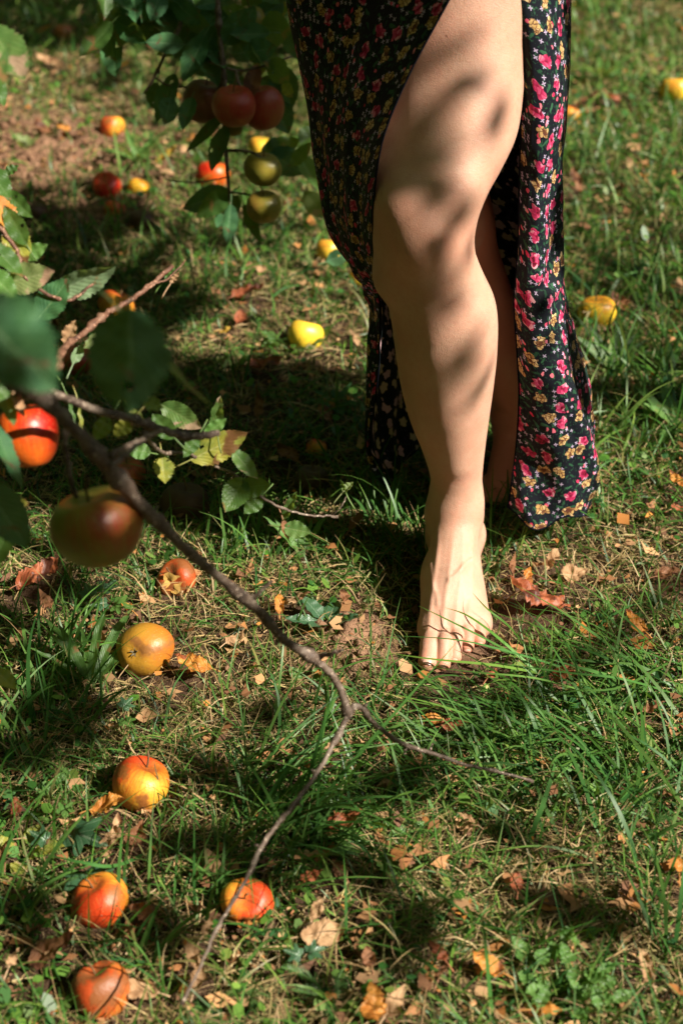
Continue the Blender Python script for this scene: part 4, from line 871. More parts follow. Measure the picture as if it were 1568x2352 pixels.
def apple(loc, dia, axis_, mat, label, cat='apple', group=None, spin=0.0, wdir=None, stem=.016, sq=(1, 1, 1), calyx=True, dents=(), flesh=None, **k):
    _as[0] += 1; V, F = apple_geo(_as[0]*7+3, dents=dents, **k)
    o = mesh_np('apple', V, F, AM[mat] if isinstance(mat, str) else mat); s = dia/.072
    q0 = Vector(axis_).to_track_quat('Z', 'Y')
    if wdir: l_ = q0.inverted() @ Vector(wdir); spin = math.atan2(l_.y, l_.x)
    q = q0 @ Matrix.Rotation(spin, 3, 'Z').to_quaternion()
    o.matrix_world = Matrix.LocRotScale(Vector(loc), q, Vector((s*sq[0], s*sq[1], s*sq[2])))
    tag(o, label, cat, group)
    if stem:
        P = catmull([(0, 0, .020), (.0008, 0, .027), (.003, .001, .027+stem*.6), (.007, .002, .026+stem)], 10)
        TV, TF = tube(P, np.linspace(.0011, .0014, 10), 6); mesh_np('stem', TV, TF, stem_m, o)
    if calyx:
        M_ = MB(); g = np.random.default_rng(_as[0])
        for a in range(5):
            an_ = a*1.2566+g.random()*.4; c, s_ = math.cos(an_), math.sin(an_)
            pts = np.array([(.001*c-.0014*s_, .001*s_+.0014*c, -.0275), (.001*c+.0014*s_, .001*s_-.0014*c, -.0275), (.0045*c+.0008*s_, .0045*s_-.0008*c, -.0315), (.0045*c-.0008*s_, .0045*s_+.0008*c, -.0315), (.0062*c, .0062*s_, -.0300)])
            M_.add(pts, [np.array([[0, 1, 2, 3]]), np.array([[3, 2, 4]])])
        M_.build('calyx', calyx_m, o)
    if flesh:          # torn flesh showing inside a bite: direction, size
        d_, fs = flesh; fd = np.array(d_, float); fd /= np.linalg.norm(fd); a = np.linspace(0, 2*math.pi, 19)[:-1]; n1 = np.cross(fd, (.2, .1, .97)); n1 /= np.linalg.norm(n1); n2 = np.cross(fd, n1)
        Vf = [fd*.0235]+[fd*(.0245+.003*math.sin(3*x+1))+(n1*math.cos(x)+n2*math.sin(x))*fs*.5 for x in a]+[fd*(.0262+.002*math.sin(5*x))+(n1*math.cos(x)+n2*math.sin(x))*fs*(1+.15*math.sin(4*x)) for x in a]
        n = 18; jj = np.arange(n); T_ = np.stack([0*jj, 1+jj, 1+(jj+1) % n], -1); Q_ = np.stack([1+jj, 1+n+jj, 1+n+(jj+1) % n, 1+(jj+1) % n], -1)
        mesh_np('flesh', np.array(Vf), [T_, Q_], flesh_m, o)
    return o
def gapple(px, py, dpx, axis_, mat, label, sink=.86, **k):
    z = .03
    for _ in range(4):
        p = atZ(px, py, z); dia = dpx/scale_at(p); z = gh(p[0], p[1])+dia*.5*sink*.72
    if 'group' not in k: k['group'] = 'fallen apples on the grass'
    return apple(p, dia, axis_, mat, label, **k)
gapple(331, 1493, 134, (.25, .75, -.45), 'ochre', 'round ochre yellow apple with its grey calyx turned up, left of the long branch', sink=.9, stem=0)
gapple(323, 1802, 140, (.35, .25, .9), 'orange', 'large orange red streaked apple just above the curled orange leaf and ivy', sink=.85)
gapple(230, 2072, 136, (-.3, .1, .9), 'orange', 'orange apple half hidden behind dark ivy leaves', sink=.62, dents=(((.4, -.6, .6), .10, .5),))
gapple(568, 2076, 122, (-.1, -.42, .85), 'orange', 'bitten orange apple with torn flesh beside the thin twig tip', sink=.85, dents=(((.25, -.95, -.1), .40, .62),), flesh=((.25, -.95, -.1), .014))
gapple(232, 2278, 134, (-.2, .2, .9), 'rot', 'rotten brown orange apple with a split skin at the bottom left', sink=.8, sq=(1, 1, 1.15), dents=(((-.3, -.7, .55), .22, .30), ((.3, -.75, .35), .22, .25)))
gapple(407, 1330, 94, (-.45, -.3, .8), 'rot', 'dark orange red apple with a yellow bitten side, above the ochre apple', sink=.6, dents=(((.6, -.4, .6), .28, .6),), flesh=((.6, -.4, .6), .019))
gapple(702, 771, 86, (.2, .4, .85), 'lemon', 'lemon yellow apple with a pecked right side in sunlit grass', sink=.8, dents=(((.9, -.35, .05), .30, .42),), flesh=((.9, -.35, .05), .009))
gapple(757, 576, 66, (.1, .3, .9), 'yellow', 'yellow orange apple against the left edge of the dress', sink=.8)
gapple(822, 638, 46, (.1, .3, .9), 'yellow', 'small yellow orange apple peeping out behind the dress fold', sink=.8)
gapple(1371, 716, 86, (-.1, .1, .95), 'sunset', 'yellow apple with a red top, right of the dress', sink=.85)
gapple(1549, 206, 68, (0, .2, .95), 'yellow', 'yellow apple at the upper right edge of the lawn', sink=.85)
gapple(258, 292, 58, (0, .3, .9), 'orange', 'dull orange pink apple by the bare soil at the upper left', sink=.8, sq=(1, 1, 1.1))
gapple(490, 402, 76, (.1, .2, .9), 'scarlet', 'bright scarlet apple lit by the sun behind the hanging branch', sink=.75)
gapple(245, 428, 70, (-.1, -.45, .85), 'red', 'dark red apple with its hollow top showing, above a smaller one', sink=.85)
gapple(262, 480, 48, (.3, .2, .9), 'red', 'small dark red apple touching the foot of the hollow topped apple', sink=.7)
gapple(80, 490, 62, (.1, .1, .9), 'brown', 'brown rotten apple alone in the shade at the far left', sink=.55)
gapple(326, 508, 64, (.1, .1, .9), 'brown', 'brown rotten apple in the shade right of the two dark red ones', sink=.55)
gapple(600, 342, 66, (.1, .1, .9), 'yellow', 'bright yellow apple on the ground behind the hanging apples', sink=.8)
gapple(146, 76, 50, (.1, .1, .9), 'dark', 'dark red apple in the shade at the top left', sink=.8)
gapple(268, 706, 92, (.3, .1, .8), 'orange', 'orange split apple behind the short brown twig', sink=.5, dents=(((.7, -.5, .3), .35, .5),))
gapple(289, 1090, 96, (.1, .0, .9), 'rot', 'brown orange rotten apple in the shade under the branch', sink=.7)
gapple(727, 1030, 48, (.3, .1, .8), 'orange', 'small orange apple in deep shade left of the dress hem', sink=.5)
gapple(716, 1106, 84, (.1, .1, .9), 'brown', 'dark brown apple in deep shade right of the leafy twig', sink=.55)
gapple(425, 1158, 112, (.1, .1, .9), 'brown', 'large dark brown apple in deep shade behind the branch', sink=.55)
gapple(172, 832, 86, (.1, -.2, .9), 'dark', 'dark crimson wrinkled apple between the blurred leaves', sink=.7)
gapple(318, 430, 48, (.3, .1, .8), 'sunset', 'small orange apple between the hollow topped and the scarlet apple', sink=.55)
gapple(1309, 262, 44, (.3, .1, .8), 'orange', 'orange red apple showing just past the right edge of the dress', sink=.55)
gapple(1500, 864, 30, (.3, .1, .8), 'orange', 'small orange apple deep in the tall grass at the right', sink=.3)
gapple(62, 60, 40, (.3, .1, .8), 'orange', 'small orange brown apple at the top left corner', sink=.5, ) if False else None

# ============================================================ TWIGS AND BRANCHES
bark_a = bark_material('bark_grey_brown', (.050, .034, .026), (.11, .075, .055), (.20, .16, .125))
bark_b = bark_material('bark_red_brown', (.055, .024, .015), (.12, .052, .030), (.20, .11, .07))
def branch(pts, mat, parent, name='twig', n=60, k=9, knots=5, seed=0, bump=.12, base_d=None):
    """pts rows (px, py, distance, radius in mm)"""
    P = np.array([[*at(a, b, d), r*.001] for a, b, d, r in pts]); Q = catmull(P, n); g = np.random.default_rng(seed+17)
    r = Q[:, 3].copy(); s = np.linspace(0, 1, n)
    for _ in range(knots):
        c = g.random(); r *= 1+.45*np.exp(-((s-c)/.012)**2)
    V, F = tube(Q[:, :3]+g.normal(0, .0004, (n, 3)), r, k, bump, seed); return mesh_np(name, V, F, mat, parent)
def spur(px, py, d, dx, dy, r, mat, parent, dd=0.0, seed=0):
    return branch([(px, py, d, r), (px+dx*.4, py+dy*.35, d+dd*.5, r*.8), (px+dx*.75, py+dy*.8, d+dd*.8, r*.7), (px+dx, py+dy, d+dd, r*.35)], mat, parent, 'spur', 12, 7, 2, seed)
def bleaf(parent, b, t, d0, d1, wpx, mat, roll=0.0, **k):
    """leaf from base (px,py) to tip on a branch, roughly facing the path"""
    p0 = at(b[0], b[1], d0); p1 = at(t[0], t[1], d1); L = np.linalg.norm(p1-p0); w = wpx/FPX*(d0+d1)/2
    k.setdefault('kb', 3.0); return leaf('leaf', p0, p1-p0, -ray(b[0], b[1])*.8+np.array((0, 0, .25)), LM[mat], parent, roll, L=L, Wd=w, **k)
FB = empty('apple_branch', at(-240, 760, 1.02)); bpy.context.view_layer.update()
tag(FB, 'out of focus apple branch reaching in from the left with green and spotted leaves', 'branch')
def adopt(o, par):
    m = o.matrix_world.copy(); o.parent = par; o.matrix_parent_inverse = par.matrix_world.inverted(); return o
def fb(o): return adopt(o, FB)
fb(branch([(-900, 420, .98, 8), (-420, 660, .98, 7), (-240, 745, 1.0, 6.6), (0, 852, 1.02, 5.6), (110, 925, 1.05, 5.2), (230, 1050, 1.09, 5.0), (330, 1165, 1.14, 4.6), (450, 1283, 1.20, 4.4), (590, 1400, 1.28, 4.2), (650, 1468, 1.31, 4.0), (730, 1520, 1.34, 3.6), (778, 1575, 1.36, 3.7), (800, 1648, 1.37, 3.9)], bark_a, None, 'main_stem', 190, 12, 20, 3, .30))
fb(branch([(800, 1642, 1.37, 3.4), (770, 1700, 1.36, 2.6), (728, 1775, 1.34, 2.3), (680, 1842, 1.32, 2.5), (640, 1890, 1.30, 2.0), (600, 1945, 1.28, 2.3), (560, 2030, 1.26, 1.7), (500, 2130, 1.23, 1.5), (452, 2240, 1.20, 1.3), (415, 2310, 1.19, 1.4)], bark_a, None, 'twig', 80, 8, 9, 4))
fb(branch([(800, 1640, 1.37, 3.3), (822, 1622, 1.37, 2.9), (870, 1672, 1.39, 2.6), (930, 1712, 1.41, 2.3), (985, 1728, 1.42, 2.2), (1060, 1755, 1.43, 1.9), (1140, 1772, 1.44, 1.5), (1225, 1795, 1.45, 1.5)], bark_a, None, 'twig', 70, 8, 8, 5))
for a in [(578, 1372, 1.27, 50, -38, 2.6, -.01), (735, 1508, 1.34, 52, -14, 2.8, -.02), (650, 1440, 1.31, -18, 42, 2.0, .0), (460, 1290, 1.20, 26, -12, 1.8, 0), (395, 1226, 1.17, -22, 14, 1.6, 0), (520, 1342, 1.24, 14, 20, 1.5, 0), (345, 1180, 1.15, 20, -18, 1.8, 0), (755, 1540, 1.35, -14, 12, 1.4, 0), (560, 2030, 1.26, 14, 4, 1.0, 0), (728, 1775, 1.34, -14, -6, 1.3, 0), (1090, 1762, 1.43, 10, -12, 1.0, 0), (832, 1630, 1.37, 12, -14, 2., 0), (935, 1715, 1.41, -8, 20, 1.6, 0), (600, 1945, 1.28, -16, -4, 1.6, 0), (680, 1840, 1.32, 12, 14, 1.6, 0), (250, 1070, 1.09, 80, -55, 3.0, .03), (985, 1728, 1.42, 8, -20, 1.5, 0)]:
    fb(spur(a[0], a[1], a[2], a[3], a[4], a[5], bark_a, None, a[6], int(a[0])))
fb(branch([(-240, 870, 1.10, 5), (0, 850, 1.12, 4.2), (60, 880, 1.14, 3.8), (130, 905, 1.18, 3.6), (215, 940, 1.22, 3.6), (300, 960, 1.25, 3.6), (365, 985, 1.27, 3.6), (440, 1002, 1.29, 3.8), (500, 995, 1.31, 3.2)], bark_a, None, 'twig', 80, 9, 9, 6, .2))
fb(branch([(255, 1045, 1.09, 3.0), (300, 1022, 1.16, 2.4), (345, 1000, 1.22, 2.2), (372, 988, 1.27, 2.2)], bark_a, None, 'twig', 30, 8, 3, 7))
fb(branch([(330, 1000, 1.30, 2.2), (375, 1040, 1.42, 1.9), (425, 1040, 1.44, 1.6), (470, 1062, 1.46, 1.6), (540, 1090, 1.48, 1.5), (610, 1148, 1.50, 1.4), (690, 1180, 1.52, 1.3), (775, 1187, 1.54, 1.3)], bark_a, None, 'twig', 70, 8, 8, 8))
fb(branch([(760, 1188, 1.54, 1.0), (782, 1165, 1.53, .8), (795, 1140, 1.53, .7)], bark_a, None, 'twig', 14, 6, 1, 8))
fb(branch([(60, 905, 1.12, 3), (120, 850, 1.2, 3), (150, 795, 1.30, 3.1), (185, 770, 1.33, 2.8), (240, 722, 1.36, 2.6), (300, 688, 1.38, 2.4), (350, 650, 1.40, 2.1), (395, 612, 1.42, 2.3)], bark_b, None, 'twig', 70, 9, 12, 9, .2))
fb(branch([(318, 676, 1.39, 1.3), (355, 652, 1.40, 1.0), (388, 638, 1.41, .9), (425, 598, 1.42, .8)], bark_b, None, 'twig', 20, 6, 2, 10))
fb(branch([(-200, 470, 1.3, 3), (-60, 480, 1.32, 2.5), (30, 560, 1.34, 2.2), (60, 640, 1.34, 1.9), (150, 690, 1.35, 1.6), (215, 650, 1.36, 1.2)], bark_b, None, 'twig', 40, 7, 4, 11))
fb(branch([(150, 985, 1.12, 2.6), (152, 1050, 1.13, 2.3), (165, 1110, 1.14, 2.2), (176, 1146, 1.15, 2.0)], bark_a, None, 'spur', 20, 7, 3, 12))
fb(branch([(40, 880, 1.12, 2.6), (42, 905, 1.2, 2.3), (45, 935, 1.29, 2.0)], bark_a, None, 'spur', 12, 7, 1, 13))
# leaves: base, tip, distances, width px, kind, roll
for a in [((-60, 690), (122, 905), .78, .80, 215, 'dark', .25, dict(fold=.2, kb=3.5, serr=.09, cr=.006, twist=.4)), ((300, 712), (298, 955), .93, .93, 200, 'dark', .1, dict(fold=-.5, kb=3, holes=2, serr=.08, cr=.006)),
          ((262, 700), (455, 970), 1.0, 1.02, 60, 'green', 1.2, dict(fold=.3)),
          ((130, 672), (268, 600), 1.36, 1.36, 78, 'greyg', -.5, dict(fold=.45, kb=6, twist=.5)), ((10, 650), (128, 622), 1.34, 1.34, 76, 'pale', -.2, dict(fold=.3)), ((90, 730), (160, 640), 1.35, 1.35, 78, 'dark', .2, dict(fold=.2)),
          ((20, 520), (64, 612), 1.36, 1.35, 66, 'yellow', .1, dict(fold=.2, holes=3, kb=6)), ((-10, 450), (40, 560), 1.37, 1.37, 60, 'orange', .4, dict(holes=1)),
          ((-30, 380), (24, 462), 1.38, 1.38, 56, 'green', .3, {}), ((10, 440), (78, 500), 1.4, 1.4, 46, 'green', -.3, dict(holes=1)), ((0, 500), (30, 450), 1.4, 1.42, 40, 'yellow', 0, dict(holes=1)),
          ((-20, 60), (60, 205), 1.22, 1.20, 100, 'blotch', .15, dict(fold=.25, kb=4)), ((-30, 250), (18, 120), 1.05, 1.1, 40, 'green', 0, {}), ((-20, 150), (5, 250), 1.3, 1.3, 50, 'green', .6, {}),
          ((150, 790), (175, 735), 1.42, 1.42, 40, 'tan', .4, dict(serr=.12, rag=.2)), ((230, 770), (190, 800), 1.42, 1.4, 32, 'pale', .5, {}), ((168, 835), (190, 790), 1.4, 1.42, 26, 'greyg', 0, {}),
          ((85, 890), (130, 920), 1.25, 1.25, 46, 'yellow', .2, {}), ((5, 880), (30, 980), 1.2, 1.2, 48, 'green', .4, dict(holes=2)), ((30, 900), (55, 960), 1.2, 1.2, 26, 'tan', .4, {}),
          ((180, 930), (190, 1035), 1.38, 1.38, 16, 'yellow', .9, dict(pet=.02)), ((150, 900), (175, 990), 1.4, 1.4, 16, 'green', .9, {}),
          ((372, 930), (470, 985), 1.44, 1.44, 58, 'blotch', -.3, dict(kb=8)), ((500, 1000), (497, 905), 1.44, 1.44, 42, 'blotch', .7, dict(kb=-8)), ((440, 1055), (568, 990), 1.45, 1.46, 74, 'yellow', -.35, dict(kb=5, holes=1)),
          ((535, 1035), (590, 1105), 1.46, 1.46, 44, 'blotch', .3, dict(kb=6)), ((345, 1040), (288, 1030), 1.43, 1.43, 42, 'weed', .1, dict(kb=5)), ((372, 1050), (378, 1115), 1.43, 1.42, 50, 'yellow', .2, dict(kb=8, serr=.12)),
          ((560, 1100), (515, 1180), 1.48, 1.47, 66, 'green', .1, dict(kb=6)), ((555, 1120), (622, 1112), 1.48, 1.48, 52, 'green', -.4, dict(kb=4)), ((650, 1195), (685, 1130), 1.52, 1.52, 34, 'blotch', .7, {}), ((650, 1195), (662, 1240), 1.52, 1.52, 20, 'brown', .3, {}),
          ((652, 1212), (715, 1225), 1.52, 1.52, 44, 'blotch', 0, dict(kb=6)), ((788, 1130), (812, 1108), 1.53, 1.53, 22, 'pale', .4, dict(fold=.6)), ((795, 1135), (782, 1100), 1.53, 1.53, 12, 'weed', .8, {}),
          ((300, 965), (262, 1000), 1.30, 1.31, 40, 'yellow', .4, dict(holes=1)), ((330, 920), (375, 940), 1.2, 1.2, 40, 'green', .3, {}), ((300, 940), (330, 985), 1.3, 1.3, 30, 'yellow', .4, {}),
          ((-40, 1110), (60, 1260), 1.12, 1.14, 110, 'dark', .2, dict(fold=.2)), ((-30, 1180), (70, 1160), 1.25, 1.25, 70, 'yellow', .4, {}), ((-20, 1300), (40, 1180), 1.3, 1.3, 60, 'green', .2, {}),
          ((60, 560), (10, 470), 1.35, 1.35, 50, 'green', .3, dict(holes=1)), ((50, 590), (110, 560), 1.36, 1.36, 40, 'weed', -.3, {}), ((-20, 560), (50, 640), 1.33, 1.33, 60, 'green', .5, dict(holes=1)), ((-30, 620), (40, 690), 1.30, 1.30, 60, 'weed', .2, {}), ((10, 400), (45, 380), 1.4, 1.4, 30, 'green', .5, {}),
          ((400, 1005), (350, 950), 1.36, 1.36, 50, 'green', .3, {}), ((455, 1000), (420, 1050), 1.38, 1.38, 36, 'green', .5, {}), ((600, 1140), (560, 1180), 1.5, 1.5, 40, 'weed', .3, {}), ((470, 1000), (520, 960), 1.4, 1.4, 34, 'weed', -.3, {}), ((250, 960), (215, 1010), 1.27, 1.27, 44, 'green', .3, dict(holes=1)), ((-20, 960), (40, 1130), 1.2, 1.2, 60, 'dark', .8, {}), ((0, 870), (40, 800), 1.22, 1.22, 50, 'yellow', .3, {}),
          ((-10, 1540), (36, 1585), 1.4, 1.4, 44, 'yellow', .3, {}), ((380, 640), (412, 612), 1.42, 1.42, 24, 'weed', .8, {}), ((392, 650), (412, 625), 1.42, 1.42, 16, 'tan', .4, {}), ((0, 800), (-60, 700), .9, .9, 90, 'dark', .3, {})]:
    kw = dict(a[7]); fb(bleaf(None, a[0], a[1], a[2], a[3], a[4], a[5], a[6], **kw))
apple(at(64, 1000, 1.27), 150/FPX*1.27, (-.1, .3, .95), 'scarlet', 'blurred scarlet apple hanging at the left edge of the picture', wdir=(.8, -.1, .3), sq=(1, 1, 1.18), group='apples hanging on the near branch')
apple(at(224, 1212, 1.15), 212/FPX*1.15, (-.25, .15, .95), 'green', 'large blurred green apple with a red blush hanging under the branch', wdir=(.85, -.6, 0), group='apples hanging on the near branch')

# the bough hanging at the top, behind
HB = empty('apple_branch', at(500, -180, 2.30)); bpy.context.view_layer.update()
tag(HB, 'shaded apple bough hanging down from the top with dark leaves around a cluster of apples', 'branch')
def hb(o): return adopt(o, HB)
hb(branch([(470, -500, 2.2, 8), (490, -200, 2.25, 6), (498, -40, 2.28, 4.6), (503, 60, 2.30, 4.2), (512, 150, 2.31, 4.0), (520, 215, 2.32, 4.2), (545, 240, 2.33, 4.4)], bark_a, None, 'main_stem', 70, 9, 9, 21))
hb(branch([(505, 120, 2.32, 4), (508, 230, 2.38, 3.6), (515, 300, 2.40, 3.2), (522, 400, 2.42, 3.0), (532, 500, 2.44, 2.4), (536, 560, 2.45, 1.8)], bark_a, None, 'twig', 50, 8, 7, 22))
hb(branch([(440, -120, 2.3, 3.6), (420, 30, 2.32, 3.0), (385, 110, 2.34, 2.8), (355, 175, 2.36, 2.2), (330, 215, 2.38, 1.8)], bark_a, None, 'twig', 40, 8, 7, 23))
hb(branch([(400, 90, 2.33, 2.2), (415, 60, 2.33, 2.0), (420, 20, 2.33, 1.6)], bark_a, None, 'twig', 16, 7, 2, 24))
hb(branch([(355, 175, 2.36, 1.8), (385, 195, 2.36, 1.6), (430, 200, 2.36, 1.5)], bark_a, None, 'twig', 16, 7, 2, 24))
hb(branch([(480, 140, 2.31, 2.4), (540, 160, 2.31, 2.2), (590, 155, 2.32, 2.0), (650, 135, 2.32, 1.6), (672, 128, 2.33, 1.3)], bark_a, None, 'twig', 30, 8, 5, 25))
hb(branch([(540, 160, 2.31, 2.6), (552, 200, 2.32, 2.6), (575, 218, 2.33, 2.6)], bark_a, None, 'spur', 16, 8, 2, 26))
hb(branch([(516, 345, 2.41, 2.4), (550, 345, 2.40, 2.4), (580, 350, 2.39, 2.4), (598, 362, 2.38, 2.0)], bark_a, None, 'spur', 16, 8, 2, 27))
hb(branch([(526, 440, 2.43, 2.2), (560, 444, 2.42, 1.8), (600, 452, 2.41, 1.6)], bark_a, None, 'spur', 16, 8, 2, 28))
hb(branch([(528, 405, 2.42, 1.4), (450, 418, 2.42, 1.2), (380, 412, 2.42, 1.0)], bark_a, None, 'twig', 20, 6, 2, 29))
HL = [((480, 20), (478, 130), 60, 'dark'), ((500, 60), (440, 150), 62, 'dark'), ((470, 80), (420, 190), 60, 'dark'), ((430, 40), (330, 70), 56, 'dark'), ((420, 100), (330, 95), 50, 'dark'), ((400, 130), (450, 40), 56, 'dark'), ((440, 10), (428, 60), 22, 'yellow'),
      ((400, 170), (362, 285), 56, 'dark'), ((392, 225), (376, 288), 52, 'dark'), ((440, 225), (420, 300), 44, 'dark'), ((460, 120), (500, 200), 60, 'dark'), ((500, 165), (570, 190), 38, 'dark'), ((498, 170), (560, 165), 44, 'green'),
      ((520, 100), (560, 10), 66, 'dark'), ((540, 90), (590, 20), 60, 'dark'), ((600, 60), (672, 70), 84, 'green'), ((590, 30), (668, 10), 60, 'green'), ((560, 120), (640, 110), 60, 'dark'), ((620, 140), (668, 190), 60, 'green'), ((590, 150), (560, 250), 40, 'brown'),
      ((640, 150), (672, 250), 70, 'dark'), ((600, 180), (660, 210), 50, 'dark'), ((620, 160), (600, 130), 40, 'pale'), ((630, 230), (660, 310), 66, 'dark'), ((650, 190), (675, 225), 30, 'yellow'), ((570, 140), (540, 90), 50, 'dark'), ((450, 170), (500, 130), 50, 'dark'),
      ((520, 290), (490, 400), 52, 'dark'), ((515, 260), (430, 350), 30, 'dark'), ((600, 360), (690, 320), 60, 'green'), ((620, 350), (700, 400), 78, 'dark'), ((690, 330), (735, 300), 60, 'green'), ((690, 360), (728, 440), 58, 'weed'), ((670, 380), (720, 330), 40, 'green'), ((700, 440), (748, 500), 50, 'pale'),
      ((525, 440), (410, 478), 66, 'dark'), ((530, 440), (450, 500), 54, 'green'), ((545, 450), (500, 530), 60, 'dark'), ((530, 470), (520, 560), 40, 'dark'), ((640, 320), (612, 345), 30, 'dark'), ((560, 470), (600, 560), 30, 'dark'), ((750, 600), (800, 580), 40, 'dark'),
      ((340, 30), (260, 40), 50, 'dark'), ((360, 60), (290, 20), 46, 'dark'), ((360, 190), (350, 250), 40, 'dark'), ((460, 0), (520, 40), 60, 'dark'), ((560, 20), (620, -30), 60, 'green')]
for _ in range(60):
    b_ = (rnd.uniform(230, 660), rnd.uniform(-60, 100)); a_ = rnd.uniform(0, 6.28); l_ = rnd.uniform(60, 110); HL.append((b_, (b_[0]+l_*math.cos(a_), b_[1]+l_*abs(math.sin(a_))), l_*.55, 'dark' if rnd.random() < .8 else 'green'))
for k, (b, t, w, m) in enumerate(HL):
    g = rnd; d = 2.30+.12*g.random()+(.10 if b[1] > 300 else 0); hb(bleaf(None, b, t, d, d+g.uniform(-.03, .03), w, m, g.uniform(-.6, .6), kb=g.uniform(0, 7), fold=g.uniform(.1, .5), holes=1 if g.random() < .25 else 0))
gg = 'apples hanging on the far bough'
def happle(px, py, dpx, d, ax, mat, label, **k): return apple(at(px, py, d), dpx/FPX*d, ax, mat, label, group=gg, **k)
happle(468, 232, 104, 2.40, (.2, 0, .95), 'plum', 'dusky brown red hanging apple, leftmost of the cluster of three', sq=(1, 1, 1.1))
happle(537, 243, 108, 2.32, (.0, -.1, .95), 'dark', 'dark red hanging apple in the middle front of the cluster of three')
happle(602, 247, 98, 2.38, (-.15, 0, .95), 'dark', 'dark red hanging apple, rightmost and longest of the cluster of three', sq=(1, 1, 1.22))
happle(537, 292, 46, 2.42, (0, 0, 1), 'olive', 'small green hanging apple tucked under the cluster of three')
happle(603, 388, 88, 2.40, (.1, 0, .95), 'olive', 'hanging olive apple with a sunlit yellow spot, above another olive one')
happle(606, 475, 86, 2.42, (0, 0, .95), 'olive', 'lowest olive green hanging apple on the far bough')
happle(574, 52, 78, 2.36, (0, 0, .95), 'olive', 'yellow green hanging apple among the leaves at the top', sq=(1, 1, 1.2))
happle(440, 250, 70, 2.50, (0, 0, .95), 'olive', 'x') if False else None
happle(545, -32, 84, 2.38, (0, 0, .95), 'dark', 'dark apple hanging across the top edge of the picture') if False else None
# ============================================================ FALLEN LEAVES
def fleaf(px, py, Lpx, ang, mat, label, w=.55, kc=24, kb=10, cr=.010, lift=.022, tilt=.25, flip=False, **k):
    p = atZ(px, py, .012); sc = scale_at(p); L = Lpx/sc*1.12; a = R(ang); d = np.array([math.cos(a), math.sin(a), rnd.uniform(-.1, tilt)])
    n = np.array([rnd.uniform(-tilt, tilt), rnd.uniform(-tilt, tilt)-.12, -1 if flip else 1])
    c = np.array([p[0], p[1], gh(p[0], p[1])+lift+(.010 if flip else 0)]); b = c-d/np.linalg.norm(d)*L*.5
    o = leaf('fallen_leaf', b, d, n, LM[mat], None, 0, L=L, Wd=L*w, kc=kc, kb=kb, cr=cr, fold=.1, serr=.04, rag=.25, pet=k.pop('pet', .012), nu=28, nv=14, wide=.8, **k)
    return tag(o, label, 'leaf', 'dead leaves lying on the grass')
for (px, py, L, a, m, lab, k) in FL: fleaf(px, py, L, a, m, lab, **k)

# ============================================================ LOW PLANTS
def plant(name, label, cat, px, py, leaves, mat, group=None, stem=False):
    c = atZ(px, py, 0); c = np.array([c[0], c[1], gh(c[0], c[1])+.002]); e = empty(name, c); bpy.context.view_layer.update(); tag(e, label, cat, group)
    for (yaw, L, w, el, k) in leaves:
        k = dict(k); a = R(yaw); d = np.array([math.cos(a)*math.cos(R(el)), math.sin(a)*math.cos(R(el)), math.sin(R(el))]); n = np.array([-math.cos(a)*.5, -math.sin(a)*.5, 1.0])
        m = k.pop('mat', mat); k.setdefault('kb', -5); k.setdefault('serr', 0.0); k.setdefault('fold', .3); off = k.pop('off', (0, 0, 0))
        adopt(leaf('leaf', c+np.array(off)+d*.012, d, n, LM[m], None, k.pop('roll', rnd.uniform(-.3, .3)), L=L, Wd=w, **k), e)
    return e
def rosette(n, L, w, el=35, a0=0, a1=360, kb=-6): return [(a0+(a1-a0)*(i+rnd.random()*.6)/n, L*rnd.uniform(.7, 1.15), w*rnd.uniform(.8, 1.2), el*rnd.uniform(.5, 1.3), dict(kb=kb*rnd.uniform(.5, 1.4), pet=.01)) for i in range(n)]
pg = 'low leafy weeds in the lawn'
plant('plantain', 'plantain rosette with long ribbed leaves at the right edge beside the hem', 'plant', 1556, 985, rosette(8, .085, .022), 'weed', pg)
plant('plantain', 'plantain with long upright leaves in the shade left of the ochre apple', 'plant', 210, 1590, rosette(8, .10, .013, 55, 40, 200), 'green', pg)
plant('plantain', 'plantain with pale strap leaves between the ankle shadow and the branch', 'plant', 692, 1300, rosette(6, .065, .010, 50, 40, 180), 'weed', pg)
plant('plantain', 'plantain with broad grey green leaves behind the red topped apple', 'plant', 1400, 850, rosette(6, .085, .017, 45, 20, 150), 'greyg', pg)
plant('plantain', 'plantain with arching leaves in the upper right lawn', 'plant', 1385, 190, rosette(9, .12, .024, 40), 'weed', pg)
plant('plantain', 'plantain with two broad arching leaves near the bare soil at the upper left', 'plant', 318, 380, rosette(7, .13, .020, 45), 'weed', pg)
plant('broadleaf_weed', 'clump of oval dark green leaves beside the branch left of the bare soil', 'plant', 752, 1455, rosette(6, .042, .022, 30, 0, 360, -8), 'ivy', pg)
plant('dandelion', 'dandelion with flat pale green toothed leaves below the fork of the branch', 'plant', 860, 1960, [(a, .062*s, .020, 14, dict(serr=.12, nu=18)) for a, s in ((150, 1.1), (95, 1.0), (20, 1.0), (200, .7), (-70, .9), (170, .8))], 'weed', pg)
plant('broadleaf_weed', 'patch of pale oval leaves in the lower right corner of the lawn', 'plant', 1290, 2290, [(rnd.uniform(0, 360), rnd.uniform(.016, .026), rnd.uniform(.011, .016), rnd.uniform(5, 50), dict(off=(rnd.uniform(-.035, .035), rnd.uniform(-.045, .045), rnd.uniform(.004, .02)), serr=.05)) for _ in range(34)], 'weed', pg)
plant('broadleaf_weed', 'small round leaved weed in the lawn at the right under the grass fan', 'plant', 1400, 1800, rosette(7, .030, .018, 30, 0, 360, -8), 'green', pg)
plant('broadleaf_weed', 'yellow spotted round leaved weed at the lower left edge', 'plant', 58, 1985, rosette(6, .030, .022, 30, 0, 360, -6), 'yellow', pg)
